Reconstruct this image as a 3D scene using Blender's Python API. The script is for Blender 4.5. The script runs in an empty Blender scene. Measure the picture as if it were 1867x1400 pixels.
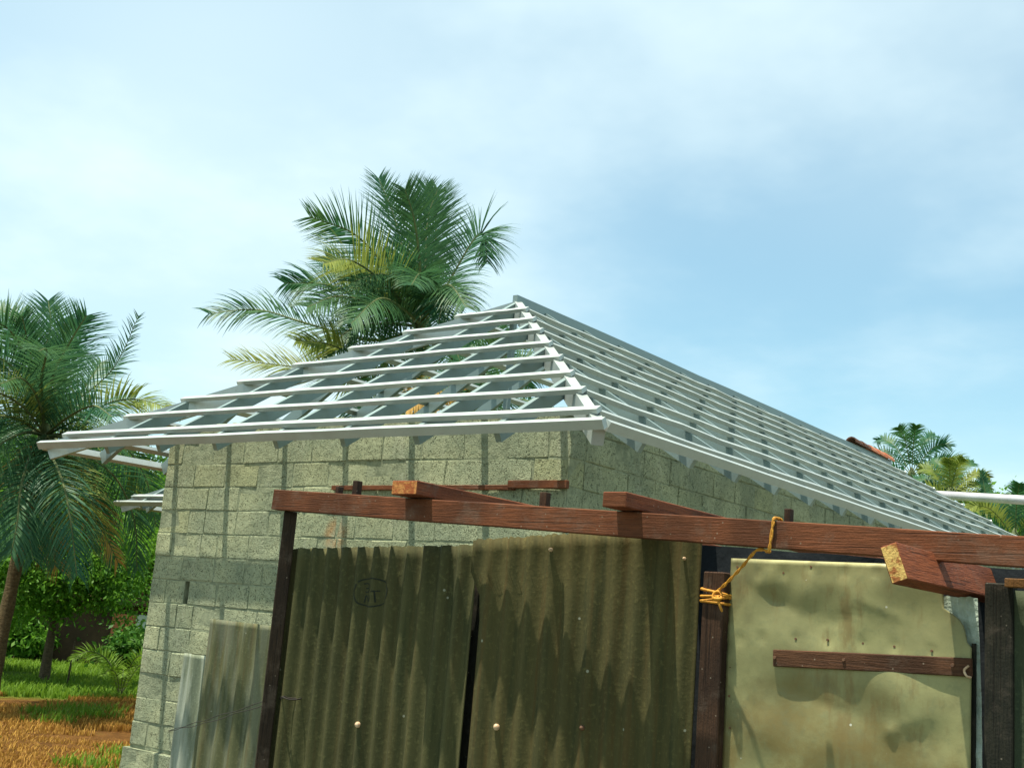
import bpy, bmesh, math, random
import numpy as np
from mathutils import Vector, Matrix

random.seed(7)
rng = np.random.default_rng(7)
SC = bpy.context.scene
COL = SC.collection

# ------------------------------------------------------------------ camera
# World: X along the front wall, Y along the side wall (away), Z up, ground z = 0.
CAM = Vector((3.8732, -6.0361, 1.6039))
CR = Vector((0.80368935, 0.5897361, 0.07933951))
CU = Vector((0.0519045, -0.2023022, 0.9779467))
CF = Vector((-0.59278103, 0.78184727, 0.19319808))
FPX = 2218.96
cam_data = bpy.data.cameras.new("camera")
cam = bpy.data.objects.new("camera", cam_data)
COL.objects.link(cam)
M3 = Matrix((CR, CU, -CF)).transposed()
cam.matrix_world = Matrix.Translation(CAM) @ M3.to_4x4()
cam_data.sensor_width = 36.0
cam_data.sensor_fit = 'HORIZONTAL'
cam_data.lens = FPX / 1867 * 36
cam_data.clip_start = 0.05
cam_data.clip_end = 3000
SC.camera = cam

# ------------------------------------------------------------------ light
SUN_TRAVEL = Vector((0.70, 1.0, -5.25)).normalized()
SUN_ELEV = math.asin(-SUN_TRAVEL.z)
SUN_AZ = math.atan2(-SUN_TRAVEL.x, -SUN_TRAVEL.y)
sd = bpy.data.lights.new("sun", 'SUN')
sd.energy = 5.0
sd.angle = math.radians(0.6)
sd.color = (1.0, 0.94, 0.80)
so = bpy.data.objects.new("sun", sd)
so.rotation_euler = SUN_TRAVEL.to_track_quat('-Z', 'Y').to_euler()
so.location = (0, 0, 40)
COL.objects.link(so)

SKY_STRENGTH = 0.085
world = bpy.data.worlds.new("World")
SC.world = world
world.use_nodes = True
wn, wl = world.node_tree.nodes, world.node_tree.links
wn.clear()
w_out = wn.new('ShaderNodeOutputWorld')
w_bg = wn.new('ShaderNodeBackground')
w_bg.inputs['Strength'].default_value = SKY_STRENGTH
w_sky = wn.new('ShaderNodeTexSky')
w_sky.sky_type = 'NISHITA'
w_sky.sun_disc = False
w_sky.sun_elevation = SUN_ELEV
w_sky.sun_rotation = SUN_AZ % (2 * math.pi)
w_sky.air_density = 1.0
w_sky.dust_density = 1.0
w_sky.ozone_density = 2.0
w_tc = wn.new('ShaderNodeTexCoord')
w_sep = wn.new('ShaderNodeSeparateXYZ')
wl.new(w_tc.outputs['Generated'], w_sep.inputs[0])
def wmath(op, a, b=None):
    n = wn.new('ShaderNodeMath'); n.operation = op
    for i, v in enumerate((a, b)):
        if v is None: continue
        if isinstance(v, (int, float)): n.inputs[i].default_value = v
        else: wl.new(v, n.inputs[i])
    return n.outputs[0]
zz = wmath('ADD', wmath('MAXIMUM', w_sep.outputs[2], 0.0), 0.22)
w_cmb = wn.new('ShaderNodeCombineXYZ')
wl.new(wmath('DIVIDE', w_sep.outputs[0], zz), w_cmb.inputs[0])
wl.new(wmath('DIVIDE', w_sep.outputs[1], zz), w_cmb.inputs[1])
def wnoise(scale, detail, rough, off, lo, hi):
    mp = wn.new('ShaderNodeMapping'); mp.inputs['Location'].default_value = off
    wl.new(w_cmb.outputs[0], mp.inputs[0])
    nz = wn.new('ShaderNodeTexNoise'); nz.inputs['Scale'].default_value = scale
    nz.inputs['Detail'].default_value = detail; nz.inputs['Roughness'].default_value = rough
    wl.new(mp.outputs[0], nz.inputs['Vector'])
    mr = wn.new('ShaderNodeMapRange'); mr.interpolation_type = 'SMOOTHSTEP'
    mr.inputs[1].default_value = lo; mr.inputs[2].default_value = hi
    wl.new(nz.outputs[0], mr.inputs[0])
    return mr.outputs[0]
c1 = wnoise(0.6, 2.5, 0.42, (7.3, 2.2, 0), 0.33, 0.66)
c2 = wnoise(1.9, 5.0, 0.55, (2.4, 1.2, 0), 0.40, 0.75)
fac = wmath('MINIMUM', wmath('ADD', wmath('MULTIPLY', c1, 0.72), wmath('MULTIPLY', c2, 0.35)), 0.94)
fac = wmath('ADD', wmath('MULTIPLY', fac, 0.76), 0.23)
w_mix = wn.new('ShaderNodeMix'); w_mix.data_type = 'RGBA'
wl.new(fac, w_mix.inputs[0])
w_tint = wn.new('ShaderNodeMix'); w_tint.data_type = 'RGBA'; w_tint.blend_type = 'MULTIPLY'
w_tint.inputs[0].default_value = 1.0
wl.new(w_sky.outputs[0], w_tint.inputs[6]); w_tint.inputs[7].default_value = (0.80, 1.24, 1.14, 1)
wl.new(w_tint.outputs[2], w_mix.inputs[6])
w_mix.inputs[7].default_value = (6.1, 7.4, 7.65, 1)
wl.new(w_mix.outputs[2], w_bg.inputs['Color'])
wl.new(w_bg.outputs[0], w_out.inputs[0])

SC.view_settings.view_transform = 'Standard'
SC.view_settings.look = 'None'
SC.view_settings.gamma = 1.0
SC.view_settings.use_curve_mapping = False
SC.view_settings.exposure = 0.85

# ------------------------------------------------------------------ helpers
def ray(px, py):
    return CF + CR * ((px - 933.5) / FPX) - CU * ((py - 700) / FPX)
def on_y(px, py, y):
    d = ray(px, py); return CAM + d * ((y - CAM.y) / d.y)
def at_depth(px, py, t):
    return CAM + ray(px, py) * t
def ground_pt(px, dist, z=0.0):
    """ground point at horizontal distance dist in the compass direction of column px"""
    d = ray(px, 1070 + px * 0.081); h = Vector((d.x, d.y, 0)).normalized()
    p = CAM + h * dist; return Vector((p.x, p.y, z))
def at_dist(px, py, dist):
    """point seen at a pixel, at horizontal distance dist"""
    d = ray(px, py); h = math.hypot(d.x, d.y); return CAM + d * (dist / h)

ORIG = {}
def empty(name, loc):
    o = bpy.data.objects.new(name, None); o.empty_display_size = 0.3
    o.location = loc; COL.objects.link(o); ORIG[o.name] = Vector(loc); return o
def attach(o, parent):
    if parent is not None: o.parent = parent
def origin_of(parent):
    return ORIG[parent.name].copy() if parent is not None else Vector((0, 0, 0))
def link(name, me, parent=None, mats=(), smooth=False):
    for m in mats: me.materials.append(m)
    o = bpy.data.objects.new(name, me); COL.objects.link(o)
    attach(o, parent)
    ORIG[o.name] = origin_of(parent)
    if smooth:
        for f in me.polygons: f.use_smooth = True
    return o
def mk(name, verts, faces, mats, parent=None, smooth=False, midx=None):
    org = origin_of(parent)
    me = bpy.data.meshes.new(name)
    me.from_pydata([tuple(Vector(v) - org) for v in verts], [], faces)
    me.update()
    if not isinstance(mats, (list, tuple)): mats = [mats]
    o = link(name, me, parent, mats, smooth)
    if midx is not None:
        for i, f in enumerate(me.polygons): f.material_index = midx[i]
    return o
def mk_np(name, V, Fq, mat, parent=None, smooth=False):
    """V (n,3) array in world space, Fq (m,k) int array of uniform polygons"""
    org = np.array(origin_of(parent))
    V = np.asarray(V, dtype=np.float32) - org.astype(np.float32)
    Fq = np.asarray(Fq, dtype=np.int32); m, k = Fq.shape
    me = bpy.data.meshes.new(name)
    me.vertices.add(len(V)); me.vertices.foreach_set('co', V.ravel())
    me.loops.add(m * k); me.loops.foreach_set('vertex_index', Fq.ravel())
    me.polygons.add(m); me.polygons.foreach_set('loop_start', np.arange(0, m * k, k, dtype=np.int32))
    me.polygons.foreach_set('loop_total', np.full(m, k, dtype=np.int32))
    me.update(calc_edges=True)
    return link(name, me, parent, [mat], smooth)
def tag(o, label=None, cat=None, group=None, kind=None):
    if label: o['label'] = label
    if cat: o['category'] = cat
    if group: o['group'] = group
    if kind: o['kind'] = kind
    return o

def box8(c, ax, ay, az):
    """8 corners from centre and three half-axis vectors"""
    c, ax, ay, az = map(Vector, (c, ax, ay, az)); out = []
    for k in (-1, 1):
        for j in (-1, 1):
            for i in (-1, 1): out.append(c + ax * i + ay * j + az * k)
    return out
BOXF = [(0, 2, 3, 1), (4, 5, 7, 6), (0, 1, 5, 4), (2, 6, 7, 3), (0, 4, 6, 2), (1, 3, 7, 5)]
def bevel_mesh(me, w, seg=1):
    bm = bmesh.new(); bm.from_mesh(me)
    bmesh.ops.bevel(bm, geom=list(bm.edges), offset=w, segments=seg, affect='EDGES', profile=0.6)
    bm.to_mesh(me); bm.free(); me.update()
def box(name, c, ax, ay, az, mats, parent, bevel=0.0, midx=None):
    o = mk(name, box8(c, ax, ay, az), BOXF, mats, parent, midx=midx)
    if bevel: bevel_mesh(o.data, bevel)
    return o
def aabox(name, x0, x1, y0, y1, z0, z1, mats, parent, bevel=0.0):
    return box(name, ((x0 + x1) / 2, (y0 + y1) / 2, (z0 + z1) / 2), ((x1 - x0) / 2, 0, 0), (0, (y1 - y0) / 2, 0),
               (0, 0, (z1 - z0) / 2), mats, parent, bevel)
def bar(name, a, b, up, w, h, mats, parent, nseg=1, wob=0.0, bevel=0.0, endmat=False, sag=0.0):
    """rectangular bar; the line a-b is the centre of its TOP face; up = normal of that face"""
    a, b, up = Vector(a), Vector(b), Vector(up).normalized()
    d = (b - a).normalized(); s = d.cross(up).normalized(); up = s.cross(d).normalized()
    V, F, mi = [], [], []
    for i in range(nseg + 1):
        t = i / nseg; c = a.lerp(b, t)
        if 0 < i < nseg and wob:
            c = c + up * random.uniform(-wob, wob) + s * random.uniform(-wob, wob)
        c = c - up * (sag * 4 * t * (1 - t))
        V += [c + s * w / 2, c - s * w / 2, c - s * w / 2 - up * h, c + s * w / 2 - up * h]
    for i in range(nseg):
        k = 4 * i
        for j in range(4):
            F.append((k + j, k + (j + 1) % 4, k + 4 + (j + 1) % 4, k + 4 + j)); mi.append(0)
    F.append((3, 2, 1, 0)); mi.append(1 if endmat else 0)
    k = 4 * nseg; F.append((k, k + 1, k + 2, k + 3)); mi.append(1 if endmat else 0)
    o = mk(name, V, F, mats, parent, midx=mi)
    if bevel: bevel_mesh(o.data, bevel)
    return o
def tube_arrays(pts, radii, n=8):
    V, F = [], []
    pts = [Vector(p) for p in pts]
    prev = None
    for i, p in enumerate(pts):
        d = (pts[min(i + 1, len(pts) - 1)] - pts[max(i - 1, 0)]).normalized()
        ref = prev if prev is not None else (Vector((0, 0, 1)) if abs(d.z) < 0.9 else Vector((1, 0, 0)))
        s = (ref - d * ref.dot(d)).normalized(); prev = s
        t = d.cross(s)
        r = radii[i] if hasattr(radii, '__len__') else radii
        for k in range(n):
            a = 2 * math.pi * k / n
            V.append(p + s * (math.cos(a) * r) + t * (math.sin(a) * r))
    for i in range(len(pts) - 1):
        for k in range(n):
            F.append((i * n + k, i * n + (k + 1) % n, (i + 1) * n + (k + 1) % n, (i + 1) * n + k))
    F.append(tuple(range(n - 1, -1, -1)))
    m = (len(pts) - 1) * n; F.append(tuple(range(m, m + n)))
    return V, F
def tube(name, pts, radii, mat, parent=None, n=8):
    V, F = tube_arrays(pts, radii, n); return mk(name, V, F, mat, parent, smooth=True)
def spline(pts, n=8):
    """Catmull-Rom through pts"""
    P = [Vector(p) for p in pts]; P = [P[0] * 2 - P[1]] + P + [P[-1] * 2 - P[-2]]; out = []
    for i in range(1, len(P) - 2):
        for k in range(n):
            t = k / n; a, b, c, d = P[i - 1:i + 3]
            out.append(0.5 * ((2 * b) + (c - a) * t + (2 * a - 5 * b + 4 * c - d) * t * t + (3 * b - a - 3 * c + d) * t ** 3))
    out.append(P[-2]); return out

# ------------------------------------------------------------------ materials
class NT:
    def __init__(s, name):
        s.m = bpy.data.materials.new(name); s.m.use_nodes = True
        s.t = s.m.node_tree; s.n = s.t.nodes; s.l = s.t.links
        s.n.clear(); s.out = s.n.new('ShaderNodeOutputMaterial')
        s.bsdf = s.n.new('ShaderNodeBsdfPrincipled'); s.l.new(s.bsdf.outputs[0], s.out.inputs[0])
        s.geo = s.n.new('ShaderNodeNewGeometry'); s.pos = s.geo.outputs['Position']
    def inp(s, sock, v):
        if isinstance(v, (int, float)): sock.default_value = v
        elif isinstance(v, (tuple, list)): sock.default_value = (*v, 1) if len(v) == 3 and sock.type == 'RGBA' else v
        else: s.l.new(v, sock)
    def noise(s, scale, detail=4, rough=0.55, vec=None, stretch=None, dist=0.0):
        v = vec if vec is not None else s.pos
        if stretch:
            mp = s.n.new('ShaderNodeMapping'); mp.inputs['Scale'].default_value = stretch
            s.l.new(v, mp.inputs[0]); v = mp.outputs[0]
        nz = s.n.new('ShaderNodeTexNoise'); nz.inputs['Scale'].default_value = scale
        nz.inputs['Detail'].default_value = detail; nz.inputs['Roughness'].default_value = rough
        nz.inputs['Distortion'].default_value = dist
        s.l.new(v, nz.inputs['Vector']); return nz.outputs[0]
    def voro(s, scale, feature='F1', stretch=None):
        v = s.pos
        if stretch:
            mp = s.n.new('ShaderNodeMapping'); mp.inputs['Scale'].default_value = stretch
            s.l.new(v, mp.inputs[0]); v = mp.outputs[0]
        n = s.n.new('ShaderNodeTexVoronoi'); n.feature = feature; n.inputs['Scale'].default_value = scale
        s.l.new(v, n.inputs['Vector']); return n.outputs['Distance']
    def rng(s, v, a, b, c=0.0, d=1.0, smooth=True):
        n = s.n.new('ShaderNodeMapRange'); n.interpolation_type = 'SMOOTHSTEP' if smooth else 'LINEAR'
        for i, x in enumerate((a, b, c, d)): n.inputs[i + 1].default_value = x
        s.l.new(v, n.inputs[0]); return n.outputs[0]
    def math(s, op, a, b=0.0):
        n = s.n.new('ShaderNodeMath'); n.operation = op
        s.inp(n.inputs[0], a); s.inp(n.inputs[1], b); return n.outputs[0]
    def mix(s, f, a, b, blend='MIX'):
        n = s.n.new('ShaderNodeMix'); n.data_type = 'RGBA'; n.blend_type = blend
        s.inp(n.inputs[0], f); s.inp(n.inputs[6], a); s.inp(n.inputs[7], b); return n.outputs[2]
    def bump(s, h, strength=0.5, dist=0.01, prev=None):
        n = s.n.new('ShaderNodeBump'); n.inputs['Strength'].default_value = strength
        n.inputs['Distance'].default_value = dist; s.l.new(h, n.inputs['Height'])
        if prev is not None: s.l.new(prev, n.inputs['Normal'])
        return n.outputs[0]
    def rand(s):
        return s.n.new('ShaderNodeObjectInfo').outputs['Random']
    def island(s): return s.geo.outputs['Random Per Island']
    def done(s, color, rough=0.8, normal=None, metallic=0.0, spec=0.3):
        s.inp(s.bsdf.inputs['Base Color'], color); s.inp(s.bsdf.inputs['Roughness'], rough)
        s.inp(s.bsdf.inputs['Metallic'], metallic); s.inp(s.bsdf.inputs['Specular IOR Level'], spec)
        if normal is not None: s.l.new(normal, s.bsdf.inputs['Normal'])
        return s.m

def mat_block(name, tone):
    t = NT(name)
    r = t.rand()
    big = t.noise(2.2, 4); fine = t.noise(38, 6, 0.8); mid = t.noise(9, 5, 0.65)
    c = t.mix(t.rng(big, 0.3, 0.7), (0.31 * tone, 0.345 * tone, 0.225 * tone), (0.54 * tone, 0.555 * tone, 0.335 * tone))
    c = t.mix(t.rng(r, 0.0, 1.0, 0.0, 0.30, False), c, (0.32 * tone, 0.355 * tone, 0.25 * tone))
    c = t.mix(t.rng(r, 0.88, 0.97, 0.0, 0.3), c, (0.50 * tone, 0.48 * tone, 0.20 * tone))
    grain = t.noise(130, 3, 0.6); v1 = t.voro(60); v2 = t.voro(120)
    p1 = t.math('MULTIPLY', t.rng(v1, 0.34, 0.20), t.rng(t.noise(23, 2), 0.50, 0.58))      # scattered pits
    p2 = t.math('MULTIPLY', t.rng(v2, 0.36, 0.22), t.rng(t.noise(31, 2), 0.44, 0.54))
    pits = t.math('MAXIMUM', p1, p2)
    c = t.mix(t.math('MULTIPLY', t.rng(grain, 0.35, 0.65), 0.35), c, (0.16, 0.20, 0.12))
    c = t.mix(t.math('MULTIPLY', pits, 0.8), c, (0.065, 0.085, 0.04))
    c = t.mix(t.math('MULTIPLY', t.rng(mid, 0.52, 0.75), 0.5), c, (0.17, 0.21, 0.13))
    st = on_y(612, 975, 0.78)                        # rusty smear on one block
    dv = t.n.new('ShaderNodeVectorMath'); dv.operation = 'DISTANCE'; t.l.new(t.pos, dv.inputs[0]); dv.inputs[1].default_value = st
    c = t.mix(t.math('MULTIPLY', t.rng(dv.outputs['Value'], 0.17, 0.05), t.rng(mid, 0.38, 0.55, 0.2, 0.7)), c, (0.42, 0.20, 0.06))
    c = t.mix(t.math('MULTIPLY', t.rng(t.noise(0.9, 6, 0.65), 0.48, 0.68), 0.4), c, (0.20, 0.215, 0.13))      # damp, dirty patches
    c = t.mix(t.math('MULTIPLY', t.rng(t.noise(1.7, 6, 0.7, stretch=(2.5, 2.5, 0.6)), 0.55, 0.7), 0.35), c, (0.52, 0.52, 0.38))      # cement splashes
    h = t.math('ADD', t.math('MULTIPLY', pits, -1.0), t.math('ADD', t.math('MULTIPLY', grain, 0.7), t.math('MULTIPLY', mid, 1.1)))
    nb = t.bump(h, 1.0, 0.016)
    return t.done(c, 0.95, nb, spec=0.1)
BLOCK = mat_block("concrete_block", 0.94)
def mat_mortar():
    t = NT("mortar")
    a = t.noise(9, 6, 0.65); f = t.noise(60, 4, 0.7)
    c = t.mix(t.rng(a, 0.3, 0.7), (0.17, 0.195, 0.125), (0.34, 0.365, 0.235))
    nb = t.bump(t.math('ADD', a, f), 0.9, 0.015)
    return t.done(c, 0.95, nb, spec=0.1)
MORTAR = mat_mortar()
def mat_galv(name, base, rust=0.0):
    t = NT(name)
    a = t.noise(5, 5, 0.6); b = t.noise(40, 3); r = t.rand()
    c = t.mix(t.rng(a, 0.3, 0.7), tuple(v * 0.85 for v in base), base)
    c = t.mix(t.rng(r, 0, 1, 0, 0.7, False), c, tuple(v * 0.72 for v in base))
    c = t.mix(t.math('MULTIPLY', t.rng(b, 0.6, 0.75), 0.25), c, (0.15, 0.15, 0.12))
    if rust: c = t.mix(t.math('MULTIPLY', t.rng(t.noise(3, 6, 0.7), 0.58, 0.7), rust), c, (0.22, 0.10, 0.04))
    nb = t.bump(b, 0.06, 0.003)
    return t.done(c, t.rng(a, 0.2, 0.8, 0.35, 0.55, False), nb, metallic=0.38, spec=0.5)
GALV = mat_galv("galvanised_steel", (0.46, 0.51, 0.475), 0.06)
GALV_R = mat_galv("shade_teal_steel", (0.245, 0.325, 0.31), 0.05)  # same steel, with the teal shade of the rafter sides put into its colour
def mat_timber(name, dark, light, grain=(2.0, 40, 40), rough=0.75):
    t = NT(name)
    g = t.noise(6, 6, 0.65, stretch=grain, dist=0.4); b = t.noise(3.0, 4); k = t.noise(120, 3)
    c = t.mix(t.rng(g, 0.25, 0.75), dark, light)
    c = t.mix(t.math('MULTIPLY', t.rng(b, 0.42, 0.66), 0.7), c, tuple(v * 0.62 for v in dark))
    c = t.mix(t.math('MULTIPLY', t.rng(t.voro(26), 0.10, 0.04), 0.35), c, (0.45, 0.38, 0.28))
    ck = t.rng(t.noise(2.6, 2, 0.5, stretch=tuple(v * (0.35 if v < 5 else 1.6) for v in grain)), 0.63, 0.68)      # drying cracks
    c = t.mix(t.math('MULTIPLY', ck, 0.6), c, (0.012, 0.008, 0.006))
    c = t.mix(t.math('MULTIPLY', t.rng(t.noise(8, 5, 0.7), 0.5, 0.72), 0.35), c, (0.15, 0.115, 0.085))
    nb = t.bump(t.math('SUBTRACT', t.math('ADD', g, t.math('MULTIPLY', k, 0.4)), ck), 0.6, 0.006)
    return t.done(c, rough, nb, spec=0.15)
WOOD_X = mat_timber("red_timber_along_x", (0.105, 0.038, 0.017), (0.205, 0.068, 0.027), (1.6, 34, 34))
WOOD_Y = mat_timber("red_timber_along_y", (0.13, 0.038, 0.018), (0.30, 0.09, 0.036), (40, 2.0, 40))
WOOD_Z = mat_timber("brown_timber_along_z", (0.030, 0.018, 0.012), (0.085, 0.042, 0.022), (40, 40, 2.0))
WOOD_D = mat_timber("near_black_timber", (0.012, 0.013, 0.010), (0.030, 0.028, 0.018), (40, 40, 2.0))  # near-black tone for the slit backing, right door post and stile
WOOD_B = mat_timber("old_brown_batten", (0.055, 0.026, 0.014), (0.13, 0.058, 0.028), (1.6, 34, 34))
WOOD_P = mat_timber("shaded_face_timber", (0.024, 0.017, 0.011), (0.075, 0.045, 0.024), (40, 40, 2.0))  # left post's unlit faces, their shade put into the colour
WOOD_E = mat_timber("orange_timber_and_lit_face", (0.16, 0.075, 0.025), (0.36, 0.17, 0.05), (40, 40, 2.0))  # board colour, also the sunlit tone on the left post's narrow face
def mat_cut(name, ca, cb, lo=0.46, hi=0.56):
    t = NT(name)
    a = t.noise(26, 5, 0.7); b = t.noise(110, 4, 0.7)
    c = t.mix(t.rng(a, lo, hi), ca, cb)
    c = t.mix(t.math('MULTIPLY', t.rng(b, 0.5, 0.7), 0.5), c, (0.22, 0.09, 0.03))
    return t.done(c, 0.85, t.bump(b, 0.8, 0.006), spec=0.1)
CUT = mat_cut("sawn_end_grain", (0.32, 0.12, 0.04), (0.66, 0.44, 0.14), 0.40, 0.52)
CUT_RED = mat_cut("red_sawn_end_grain", (0.34, 0.10, 0.035), (0.50, 0.22, 0.07))
def mat_sheet(name, base, moss, rust, rustamt, pale=0.0):
    t = NT(name)
    st = t.noise(3.0, 5, 0.6, stretch=(9, 9, 0.7)); sp = t.noise(55, 5, 0.7); bl = t.noise(1.6, 4)
    c = t.mix(t.rng(st, 0.42, 0.72, 0.0, 0.8), base, moss)
    c = t.mix(t.math('MULTIPLY', t.rng(t.noise(2.2, 5, 0.6, stretch=(12, 12, 0.5)), 0.48, 0.68), rustamt), c, rust)
    c = t.mix(t.math('MULTIPLY', t.rng(bl, 0.45, 0.7), 0.4), c, tuple(v * 0.55 for v in moss))
    c = t.mix(t.math('MULTIPLY', t.rng(sp, 0.52, 0.68), 0.4), c, tuple(min(1, v * 1.9) for v in base))
    c = t.mix(t.rng(t.voro(7), 0.05, 0.03, 0.0, 0.8), c, (0.30, 0.30, 0.22))
    if pale: c = t.mix(t.math('MULTIPLY', t.rng(t.noise(2.0, 4, 0.6, stretch=(5, 5, 0.6)), 0.42, 0.6), pale), c, (0.48, 0.52, 0.44))
    nb = t.bump(t.math('ADD', sp, st), 0.5, 0.004)
    return t.done(c, 0.85, nb, spec=0.2)
SHEET1 = mat_sheet("weathered_fibre_cement", (0.076, 0.072, 0.027), (0.036, 0.042, 0.016), (0.072, 0.046, 0.014), 0.3)
SHEET2 = mat_sheet("weathered_fibre_cement_brown", (0.074, 0.064, 0.022), (0.038, 0.041, 0.015), (0.082, 0.046, 0.012), 0.45)
SHEETW = mat_sheet("bleached_fibre_cement", (0.115, 0.118, 0.055), (0.055, 0.066, 0.032), (0.11, 0.07, 0.024), 0.4, 0.12)
SHEETP = mat_sheet("bleached_white_fibre_cement", (0.19, 0.215, 0.145), (0.10, 0.125, 0.075), (0.14, 0.11, 0.05), 0.2, 0.45)
SHEETD = mat_sheet("dark_green_sheet", (0.050, 0.062, 0.032), (0.026, 0.045, 0.026), (0.10, 0.07, 0.02), 0.4)  # dark green tone of the right-edge sheet
def mat_door():
    t = NT("weathered_zinc_door")
    a = t.noise(2.6, 5, 0.6); b = t.noise(30, 5, 0.7); s = t.noise(5, 5, 0.65, stretch=(3, 3, 0.8))
    c = t.mix(t.rng(a, 0.3, 0.7), (0.205, 0.195, 0.085), (0.35, 0.335, 0.15))
    c = t.mix(t.math('MULTIPLY', t.rng(s, 0.52, 0.72), 0.6), c, (0.19, 0.12, 0.04))
    c = t.mix(t.math('MULTIPLY', t.rng(t.noise(3.4, 5, 0.6), 0.50, 0.66), 0.5), c, (0.11, 0.10, 0.045))
    sz = t.n.new('ShaderNodeSeparateXYZ'); t.l.new(t.pos, sz.inputs[0])
    low = t.math('MULTIPLY', t.rng(t.math('ADD', sz.outputs[2], t.math('MULTIPLY', a, 0.5)), 1.80, 1.50), t.rng(t.noise(7, 5, 0.65), 0.38, 0.62, 0.15, 0.75))
    c = t.mix(low, c, (0.20, 0.145, 0.045))                  # splashed mud and rust on the lower part
    c = t.mix(t.math('MULTIPLY', t.rng(b, 0.5, 0.68), 0.25), c, (0.15, 0.17, 0.09))
    c = t.mix(t.rng(t.voro(11), 0.055, 0.035), c, (0.50, 0.50, 0.40))
    nb = t.bump(b, 0.25, 0.003)
    return t.done(c, t.rng(a, 0.3, 0.7, 0.45, 0.7, False), nb, metallic=0.35, spec=0.4)
DOOR = mat_door()
def mat_plain(name, c0, c1, scale=8, rough=0.8, bump=0.3, metallic=0.0, spec=0.3, dist=0.004):
    t = NT(name); a = t.noise(scale, 5, 0.6)
    c = t.mix(t.rng(a, 0.3, 0.7), c0, c1)
    return t.done(c, rough, t.bump(a, bump, dist), metallic=metallic, spec=spec)
FOIL = mat_plain("pale_plastic_film", (0.30, 0.37, 0.29), (0.48, 0.55, 0.44), 14, 0.45, 0.9, 0.0, 0.5, 0.02)
ROPE = mat_plain("yellow_nylon_rope", (0.42, 0.17, 0.018), (0.60, 0.29, 0.03), 90, 0.6, 0.6)
WIRE = mat_plain("rusty_wire", (0.018, 0.016, 0.012), (0.035, 0.028, 0.02), 60, 0.8)
IRON = mat_plain("rusty_iron", (0.10, 0.05, 0.03), (0.20, 0.10, 0.05), 80, 0.7)
CAP = mat_plain("bolt_cap", (0.42, 0.26, 0.14), (0.62, 0.46, 0.30), 60, 0.5)
SHADE_BACK = mat_plain("interior_shade_backing", (0.005, 0.008, 0.010), (0.010, 0.014, 0.016), 5, 0.7, 0.6, dist=0.02)  # near-black colour in place of the shade inside the shed
INK = mat_plain("black_crayon", (0.012, 0.016, 0.010), (0.022, 0.028, 0.018), 60, 0.9)
CLAY = mat_plain("red_clay_tile", (0.42, 0.13, 0.06), (0.60, 0.22, 0.11), 9, 0.8)
PIPE = mat_plain("pale_metal_pipe", (0.52, 0.50, 0.50), (0.64, 0.60, 0.62), 3, 0.4, 0.05, 0.3, 0.5)
PLASTER_O = mat_plain("shaded_brown_plaster", (0.05, 0.03, 0.018), (0.085, 0.05, 0.028), 3, 0.9)  # dark brown house wall, its shade put into the colour
PLASTER_W = mat_plain("pale_painted_board", (0.45, 0.50, 0.46), (0.58, 0.62, 0.56), 5, 0.8)
ROOFT = mat_plain("dark_old_tiles", (0.07, 0.035, 0.022), (0.16, 0.07, 0.04), 12, 0.9, 0.8, dist=0.03)
def mat_bark(name, c0, c1):
    t = NT(name); a = t.noise(5, 6, 0.65, stretch=(3, 3, 12)); b = t.noise(30, 4)
    c = t.mix(t.rng(a, 0.3, 0.7), c0, c1)
    return t.done(c, 0.95, t.bump(t.math('ADD', a, b), 0.8, 0.02), spec=0.1)
BARK = mat_bark("palm_bark", (0.07, 0.052, 0.026), (0.16, 0.12, 0.06))
BARK2 = mat_bark("tree_bark", (0.06, 0.045, 0.028), (0.13, 0.10, 0.06))
def mat_leaf(name, c0, c1, c2, trans=0.3, rough=0.45):
    t = NT(name); r = t.island(); o = t.rand(); a = t.noise(0.9, 3)
    c = t.mix(t.rng(r, 0, 1, 0, 1, False), c0, c1)
    c = t.mix(t.math('MULTIPLY', t.rng(a, 0.5, 0.75), 0.5), c, c2)
    c = t.mix(t.rng(o, 0.0, 1.0, 0.0, 0.35, False), c, c2)
    t.done(c, rough, None, spec=0.16)
    tr = t.n.new('ShaderNodeBsdfTranslucent'); t.l.new(c, tr.inputs['Color'])
    mx = t.n.new('ShaderNodeMixShader'); mx.inputs[0].default_value = trans
    t.l.new(t.bsdf.outputs[0], mx.inputs[1]); t.l.new(tr.outputs[0], mx.inputs[2])
    t.l.new(mx.outputs[0], t.out.inputs[0]); return t.m
PALM = mat_leaf("palm_leaf", (0.022, 0.105, 0.066), (0.052, 0.150, 0.058), (0.105, 0.180, 0.040), 0.36, 0.45)
PALM_Y = mat_leaf("yellowing_palm_leaf", (0.12, 0.185, 0.034), (0.24, 0.29, 0.058), (0.27, 0.27, 0.06), 0.38, 0.5)
PALM_Dry = mat_leaf("dry_palm_leaf", (0.34, 0.20, 0.05), (0.48, 0.30, 0.08), (0.45, 0.25, 0.06), 0.3, 0.7)
RACH = mat_plain("palm_rachis", (0.05, 0.075, 0.025), (0.12, 0.14, 0.045), 6, 0.7)
LEAF_M = mat_leaf("broad_leaf_mid", (0.042, 0.145, 0.014), (0.16, 0.33, 0.030), (0.085, 0.21, 0.02), 0.44, 0.5)
LEAF_B = mat_leaf("broad_leaf_bright", (0.10, 0.24, 0.018), (0.19, 0.36, 0.03), (0.13, 0.28, 0.024), 0.42, 0.5)
LEAF_D = mat_leaf("broad_leaf_dark", (0.034, 0.115, 0.018), (0.10, 0.22, 0.028), (0.06, 0.16, 0.02), 0.40, 0.5)
GRASS = mat_leaf("green_grass", (0.085, 0.175, 0.013), (0.17, 0.29, 0.022), (0.16, 0.25, 0.024), 0.38, 0.6)
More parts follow.
